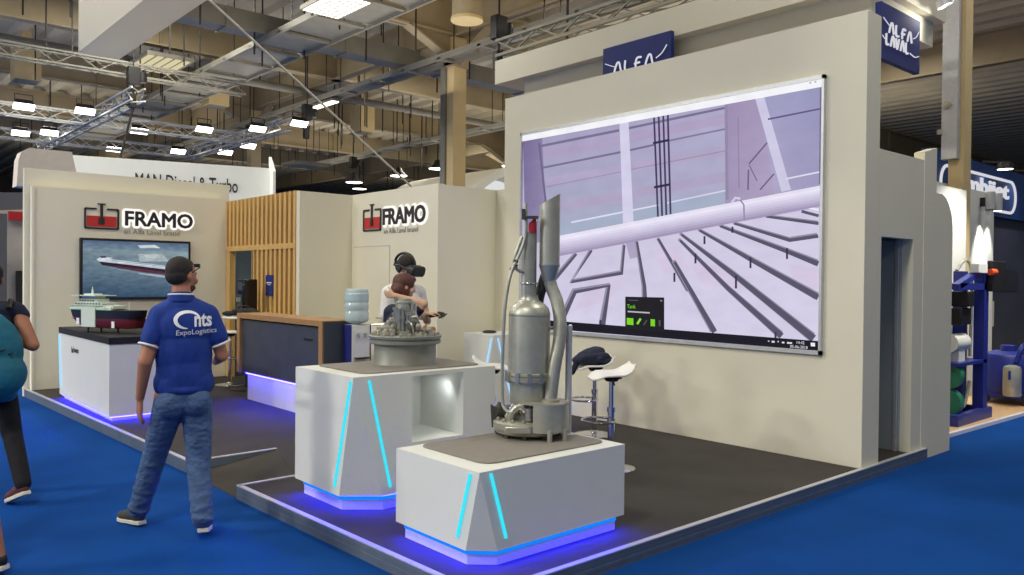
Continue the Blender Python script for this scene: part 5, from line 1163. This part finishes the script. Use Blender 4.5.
# ------------------------------------------------------------------ stands behind the booth, left
ba = math.atan2(18-19., 8.26-4.12)
bn = thing('banner', 'long white banner with dark lettering behind the tank logo wall', 'banner', (4.12, 19, 2.6), ba)
MB().prism([(0, 0), (4.26, 0), (4.26, 1.66), (-.08, 1.64), (.14, 1.1)], -.12, 0, (0, 0, 0), (1, 0, 0), (0, 0, 1)).obj('panel', M['lam'], bn, local=True, smooth=0)
t = MB(); put_text(t, 'MAN Diesel & Turbo', (1.37, -.004, 1.03), (1, 0, 0), (0, 0, 1), w=2.16, h=.32, bold=.008, depth=.01); t.obj('lettering', M['logo_dark'], bn, local=True, smooth=0)
MB().prism([(-.25, 0), (.25, 0), (.25, 1.95), (-.1, 1.7), (-.25, 1.55)], -.03, .03, (4.29, -.1, 0), (0, 1, 0), (0, 0, 1)).obj('end_fin', M['lam'], bn, local=True, smooth=0)
w = MB().prism([(2.9, 3.3), (3.95, 3.3), (3.8, 4.02), (3.1, 4.02), (2.98, 3.94), (2.93, 3.8)], 0, .4, (0, 17.3, 0), (1, 0, 0), (0, 0, 1))
w.obj('fascia', M['grey_booth'], label='beige rounded fascia behind the left end of the logo wall', cat='fascia', smooth=0)
nb = thing('neighbour_stand', 'grey exhibition stand beyond the left end of the logo wall', 'stand', (1.6, 14.5, 0))
MB().box(.4, 2.9, 15.0, 15.1, 0, 3.0).obj('panel', M['grey_booth'], nb, smooth=0)
MB().prism([(.3, 2.45), (2.9, 2.74), (2.9, 2.98), (.3, 2.75)], -.1, .1, (0, 14.2, 0), (1, 0, 0), (0, 0, 1)).obj('header', M['post'], nb, smooth=0)
MB().box(2.16, 2.28, 14.0, 14.12, 0, 2.6).obj('post', M['post'], nb, smooth=0)
MB().box(2.56, 2.72, 14.9, 14.98, 1.0, 1.75).obj('screen', M['black'], nb, smooth=0); MB().box(2.45, 2.70, 14.9, 14.98, 2.56, 2.70).obj('red_plate', M['red'], nb, smooth=0)
# arched white tent-like structure far behind
ar = MB(); vs = []; N = 20
for k in range(N+1):
    t = PI*k/N
    for e, rr in ((0, 3.1), (0, 3.4), (6, 3.4), (6, 3.1)): vs.append((20.6-rr*math.cos(t), 22.6+e, 2.6+rr*math.sin(t)))
fs = []
for k in range(N):
    for i in range(4): fs.append((4*k+i, 4*k+(i+1) % 4, 4*k+4+(i+1) % 4, 4*k+4+i))
ar.add(vs, fs)
av = thing('arched_stand', 'white arched stand seen above the plain return wall', 'stand', (20.6, 23, 0))
ar.obj('arch', M['fabric'], av, smooth=40); MB().prism([(3.05*math.cos(PI*k/20), 3.05*math.sin(PI*k/20)) for k in range(21)], 0, .1, (20.6, 24.6, 2.6), (1, 0, 0), (0, 0, 1)).obj('lit_panel', M['lit_white'], av, smooth=0)

# ------------------------------------------------------------------ header of the stand behind, with its two blue signs
hd = thing('header_fascia', 'cream overhead fascia above the video wall', 'fascia', (8.9, 6.5, 4.7))
MB().box(8.0, 9.85, 3.62, 9.47, 4.70, 5.06).obj('upper_band', M['wall'], hd, smooth=0)
MB().box(8.17, 9.75, 3.72, 8.98, 4.42, 4.70).obj('lower_band', M['wall'], hd, smooth=0)
def wave_sign(root, o, x, y, W, H, txt):
    MB().prism([(0, 0), (W, 0), (W, H), (0, H)], -.06, 0, o, x, y).obj('board', M['navy'], root, smooth=0)
    o = V(o); x = V(x); y = V(y); z = x.cross(y); m = MB()
    # two rows of bent-tube letters, each row tied to a sweeping line
    L = {'A': [[(0, 0), (.16, .55), (.38, .98), (.58, .9), (.68, .45), (.80, 0)]], 'L': [[(.12, 1), (.08, .35), (.2, .02), (.6, .06)]], 'F': [[(.12, -.02), (.14, .6), (.3, .97), (.7, .95)], [(.0, .48), (.55, .52)]], 'V': [[(.02, .98), (.2, .3), (.34, .02), (.52, .4), (.70, 1)]]}
    for row, (word, ox, oy, sl) in enumerate((('ALFA', .18*W, .50*H, -.0), ('LAVAL', .10*W, .27*H, -.0))):
        cw = .62*W/len(word)*1.0; ch = .19*H
        for k, c in enumerate(word):
            for st in L[c]: m.tube([o+x*(ox+cw*(k+a*.92))+y*(oy+ch*b)+z*.008 for a, b in [(q.x, q.y) for q in bez([(p[0], p[1], 0) for p in st], 4)]], .012*W, 6)
    m.tube([o+x*a*W+y*b*H+z*.008 for a, b in [(q.x, q.y) for q in bez([(.04, .72, 0), (.13, .66, 0), (.2, .62, 0)], 6)]], .005*W, 6); m.tube([o+x*a*W+y*b*H+z*.008 for a, b in [(q.x, q.y) for q in bez([(.80, .60, 0), (.88, .66, 0), (.95, .78, 0)], 6)]], .006*W, 6)
    m.tube([o+x*a*W+y*b*H+z*.008 for a, b in [(q.x, q.y) for q in bez([(.02, .40, 0), (.07, .36, 0), (.12, .36, 0)], 6)]], .005*W, 6); m.tube([o+x*a*W+y*b*H+z*.008 for a, b in [(q.x, q.y) for q in bez([(.72, .30, 0), (.85, .27, 0), (.96, .32, 0)], 6)]], .006*W, 6)
    m.obj('lettering', M['signwhite'], root, smooth=60)
s1 = thing('wave_sign', 'navy sign with wavy white letters half hidden above the video wall', 'sign', (7.95, 6.6, 4.4), group='navy signs with wavy white letters')
wave_sign(s1, (7.93, 7.17, 4.02), (0, -1, 0), (0, 0, 1), 1.11, .735, '')
s2 = thing('wave_sign', 'navy sign with wavy white letters beside the video wall top corner', 'sign', (8.5, 3.55, 4.2), group='navy signs with wavy white letters')
wave_sign(s2, (8.02, 3.55, 3.94), (1, 0, 0), (0, 0, 1), .94, .56, '')
sp = thing('spot_light', 'lit round spot light under the cream fascia corner', 'light', (9.25, 3.40, 4.72))
MB().lathe([(.03, .25), (.07, .22), (.085, .0), (.08, .0), (.05, .1)], (9.25, 3.40, 4.70), 20, axis=(-.25, .35, 1)).obj('housing', M['alu'], sp); MB().lathe([(.001, .01), (.075, .01)], (9.25, 3.40, 4.71), 20, axis=(-.25, .35, 1)).obj('lamp_glass', M['lampw'], sp)
MB().bar((9.25, 3.45, 4.95), (9.25, 3.64, 4.98), .03).obj('arm', M['dark_steel'], sp, smooth=0)
truss((8.5, 9.9, 5.42), (8.5, 3.6, 5.42), 'box truss lying above the cream fascia', s=.24, mm='duct')
for y in (4.4, 8.8): MB().cyl((8.9, y, 5.06), (8.9, y, 8.6), .02, n=6).obj('suspension_cable', M['dark_steel'], hd)

# ------------------------------------------------------------------ stand at the far right
w = MB().box(8.95, 22, 3.42, 12, 0, .03)
fo = struct(w, 'floor_stand', M['woodfloor'], 'light wood floor of the stand at the far right', 'floor', smooth=0)
MB().prism([(8.93, 3.40), (22, 3.05), (22, 3.42), (8.93, 3.42)], 0, .03, (0, 0, 0)).obj('floor_stand', M['woodfloor'], fo, smooth=0)
MB().bar((8.93, 3.39, .02), (22, 3.04, .02), .04, .045).obj('edge_trim', M['plinth'], fo, smooth=0)
w = MB().box(10.3, 11.55, 3.95, 4.05, 0, 2.93).box(11.45, 11.55, 4.0, 4.4, 0, 2.95).box(11.55, 13.78, 4.32, 4.42, 0, 3.08)
struct(w, 'wall_stand', M['lam'], 'white spotlit wall of the stand at the far right', 'wall', smooth=0)
for k, (x, s) in enumerate(((13.20, 'left'), (13.52, 'right'))):
    d = thing('wall_spot', 'small metal cylinder spot on the white wall, %s one of two' % s, 'light', (x, 4.26, 2.9), group='cylinder spots on the white wall')
    MB().lathe([(.001, .0), (.065, .0), (.065, .26), (.001, .26)], (0, -.07, -.10), 20).obj('housing', M['alu'], d, local=True); MB().lathe([(.001, -.004), (.055, -.004)], (0, -.07, -.10), 20).obj('lamp_glass', M['lampw'] if k else M['plinth'], d, local=True)
    MB().box(-.03, .03, -.04, .06, -.05, .08).obj('bracket', M['dark_steel'], d, local=True, smooth=0)
w = MB().box(13.5, 24, 5.5, 5.6, 0, 3.2)
struct(w, 'wall_printed', M['photo_wall'], 'dark printed back wall of the stand at the far right', 'wall', smooth=0)
hdr = thing('stand_sign', 'dark blue header sign with white rounded lettering at far right', 'sign', (17.2, 5.45, 3.6))
MB().box(14.0, 24, 5.38, 5.5, 3.0, 3.95).obj('board', M['sign_blue'], hdr, smooth=0)
t = MB(); put_text(t, 'ambijet', (15.25, 5.375, 3.27), (1, 0, 0), (0, 0, 1), w=2.7, h=.40, bold=.03, depth=.02); t.obj('lettering', M['signwhite'], hdr, smooth=0)
oo = rrect(14.5, 18.35, 3.11, 3.73, .30, 8); MB().tube([(a, 5.37, c) for a, c in oo], .028, 8, closed=True).obj('outline', M['signwhite'], hdr, smooth=60)
for x in (16.5, 18.15):
    d = thing('header_spot', 'lit spot above the dark blue header, %s letters' % ('over the middle' if x < 17 else 'over the last'), 'light', (x, 5.0, 3.86), group='spots above the dark blue header')
    MB().lathe([(.001, .0), (.15, .0), (.13, .10), (.06, .14), (.001, .14)], (0, 0, -.06), 18).obj('housing', M['black'], d, local=True); MB().lathe([(.001, -.004), (.13, -.004)], (0, 0, -.06), 18).obj('lamp_glass', M['lampw'], d, local=True); MB().bar((0, 0, .06), (0, .375, .12), .03).obj('arm', M['dark_steel'], d, local=True, smooth=0)
pr_ = MB().prism([(15.6, 1.55), (19, 1.55), (19, 1.95), (18.2, 2.0), (17.2, 1.9), (16.4, 2.02), (15.6, 1.92)], 0, .01, (0, 5.495, 0), (1, 0, 0), (0, 0, 1)); pr_.obj('wall_poster', M['slate'], label='dark wavy picture printed on the far right back wall', cat='poster', smooth=0)
p2 = MB().box(15.3, 17.6, 5.485, 5.497, .85, 1.35).obj('wall_poster', M['lam'], label='pale product picture low on the far right back wall', cat='poster', smooth=0)
MB().box(15.5, 16.1, 5.48, 5.486, .9, 1.05).box(16.3, 17.2, 5.48, 5.486, .92, 1.12).box(15.6, 17.3, 5.48, 5.486, 1.2, 1.22).obj('print', M['photo_wall'], p2, smooth=0)
# blue framed machine
mc = thing('machine', 'blue framed pump skid with a black monitor on the wood floor', 'machine', (10.6, 3.65, .03))
MB().box(10.0, 11.12, 3.47, 3.55, .03, .16).box(10.0, 11.12, 3.78, 3.86, .03, .16).box(11.04, 11.12, 3.55, 3.78, .03, .16).box(10.0, 10.08, 3.55, 3.78, .03, .16).obj('base_frame', M['machine_blue'], mc, smooth=0)
m = MB().box(10.88, 11.03, 3.5, 3.62, .16, 1.85).box(10.88, 11.03, 3.74, 3.86, .16, 1.85).box(10.1, 10.22, 3.74, 3.86, .16, 1.7).box(10.1, 11.03, 3.74, 3.84, 1.42, 1.52).box(10.1, 11.03, 3.5, 3.6, 1.62, 1.70)
m.prism([(10.05, 1.62), (10.9, 1.83), (10.9, 1.9), (10.05, 1.69)], 0, .08, (0, 3.58, 0), (1, 0, 0), (0, 0, 1)); m.box(10.1, 11.0, 3.5, 3.84, .72, .76)
m.obj('frame', M['machine_blue'], mc, smooth=0)
MB().box(10.95, 11.45, 3.44, 3.50, 1.60, 1.98).obj('monitor', M['black'], mc, bevel=.01)
MB().cyl((10.2, 3.66, .98), (10.62, 3.66, .98), .11, n=20).box(10.3, 10.5, 3.58, 3.74, .76, .9).obj('motor', M['lam'], mc)
MB().cyl((10.15, 3.66, .60), (10.28, 3.66, .60), .16, n=24).cyl((10.15, 3.66, .28), (10.28, 3.66, .28), .16, n=24).obj('pump_head', M['machine_green'], mc)
MB().tube(bez([(10.3, 3.62, 1.85), (10.5, 3.6, 1.98), (10.7, 3.6, 1.9), (10.75, 3.6, 1.5), (10.72, 3.6, .8)], 6), .02, 8).tube(bez([(10.35, 3.62, .3), (10.6, 3.62, .2), (10.72, 3.6, .5)], 6), .02, 8).obj('pipe', M['steel2'], mc)
MB().box(10.55, 10.85, 3.46, 3.56, 1.83, 1.93).obj('cover', M['lam'], mc, smooth=0); MB().cyl((10.9, 3.45, 1.84), (11.02, 3.43, 1.84), .04, n=14).obj('cap', M['orange'], mc)
MB().box(10.25, 10.6, 3.55, 3.7, 1.2, 1.40).box(10.35, 10.55, 3.5, 3.7, 1.42, 1.6).obj('control_box', M['black'], mc, bevel=.01)
# blue mobile unit
un = thing('machine', 'blue mobile tank unit with a steel cylinder on the wood floor', 'machine', (12.75, 3.72, .03))
MB().lathe([(.30, .12), (.33, .16), (.33, .62), (.30, .68), (.18, .72), (.001, .72)], (12.75, 3.78, .03), 32).box(12.42, 13.1, 3.52, 4.02, .1, .18).box(12.5, 13.0, 3.46, 3.60, .18, .60).obj('tank', M['machine_blue'], un, bevel=.012)
MB().lathe([(.10, .14), (.11, .16), (.11, .5), (.10, .54), (.05, .56)], (12.30, 3.60, .03), 24).obj('cylinder', M['steel2'], un)
MB().tube(bez([(12.45, 3.6, .62), (12.5, 3.55, .82), (12.75, 3.55, .86), (13.0, 3.6, .8)], 6), .03, 8).cyl((12.2, 3.6, .45), (12.45, 3.6, .45), .03, n=10).cyl((12.2, 3.6, .40), (12.2, 3.6, .52), .02, n=8).obj('pipe', M['machine_blue'], un)
for x, y in ((12.47, 3.5), (13.03, 3.5), (12.44, 3.98), (13.0, 4.0)): MB().cyl((x-.03, y, .10), (x+.03, y, .10), .07, n=18).obj('wheel', M['black'], un)
MB().lathe([(.001, .72), (.10, .72), (.10, .80), (.001, .80)], (12.75, 3.78, .03), 20).obj('lid', M['machine_blue'], un)

# ------------------------------------------------------------------ light: hall high-bay lamps, rig floods, stand spots and added fill lights
def area(x, y, z, w, p, col=(1, .93, .80), rot=(0, 0, 0), sp=180):
    l = bpy.data.lights.new('high_bay_or_fill', 'AREA'); l.energy = p; l.size = w; l.color = col; l.spread = R(sp)
    o = bpy.data.objects.new('high_bay_or_fill', l); o.location = (x, y, z); o.rotation_euler = rot; C.objects.link(o); return o
LP = 375
for x, y, k in ((-10, -6, .8), (-10, 2, 1.1), (-10, 10, 3.0), (-10, 19, 7.), (-17, 14, 5.), (-2, -6, .3), (-2, 2, .9), (-2, 10, .7), (-2, 19, 2.4), (6, -6, .3), (6, 2, .5), (6, 10, .25), (6, 19, .8),
                (14, -6, .3), (14, 2, .35), (14, 10, .5), (14, 19, .7), (5, 14.6, .7), (22, 2, .3), (22, 10, .4), (22, 19, .5), (-10, 30, .6), (-2, 30, .6), (6, 30, .6), (14, 30, .6), (22, 30, .6)):
    area(x, y, 8.35, 1.2, LP*k, (1, .96, .85))  # off-grid ones are fills added to brighten the cream walls and white banner
# added upward fill lights without fixtures, brightening the roof deck
for x in (0, 9, 18, 28):
    for y in (4, 14, 23, 33, 44):
        area(x, y, 6.3, 6.0, 120*(.3 if x > 10 and y < 12 else .7 if x > 20 else 1), (1, .91, .76), (PI, 0, 0))
def spot(p, q, power, ang, blend=.6, col=(1, .95, .86), r=.06):
    l = bpy.data.lights.new('spot', 'SPOT'); l.energy = power; l.spot_size = R(ang); l.spot_blend = blend; l.color = col; l.shadow_soft_size = r
    o = bpy.data.objects.new('spot', l); o.location = p; o.rotation_euler = (V(q)-V(p)).to_track_quat('-Z', 'Y').to_euler(); C.objects.link(o); return o
spot((9.25, 3.35, 4.66), (9.1, 3.75, 4.6), 14, 120); spot((13.52, 4.14, 2.74), (13.45, 4.35, 1.4), 60, 60); spot((13.2, 4.14, 2.74), (13.15, 4.36, 1.4), 130, 60)
for x in (16.5, 18.15): spot((x, 4.9, 3.76), (x, 5.5, 3.2), 14, 100)
spot((11.0, 2.6, 3.6), (11.2, 3.9, 1.0), 300, 85)
spot((3.56, 4.80, .992), (3.52, 4.98, .55), 2.2, 130, col=(.95, 1, 1), r=.02)
for x, y, s in FL[::2]: spot((x, y, 5.9), (x-1.0, y-3.0, 0), 260, 120, r=.2)

w_ = bpy.data.worlds.new('hall_air'); bpy.context.scene.world = w_; w_.use_nodes = True
w_.node_tree.nodes['Background'].inputs[0].default_value = (.9, .88, .82, 1); w_.node_tree.nodes['Background'].inputs[1].default_value = .30
sc = bpy.context.scene
sc.view_settings.view_transform = 'Standard'; sc.view_settings.look = 'None'; sc.view_settings.gamma = 1; sc.view_settings.exposure = 0.0; sc.view_settings.use_curve_mapping = False
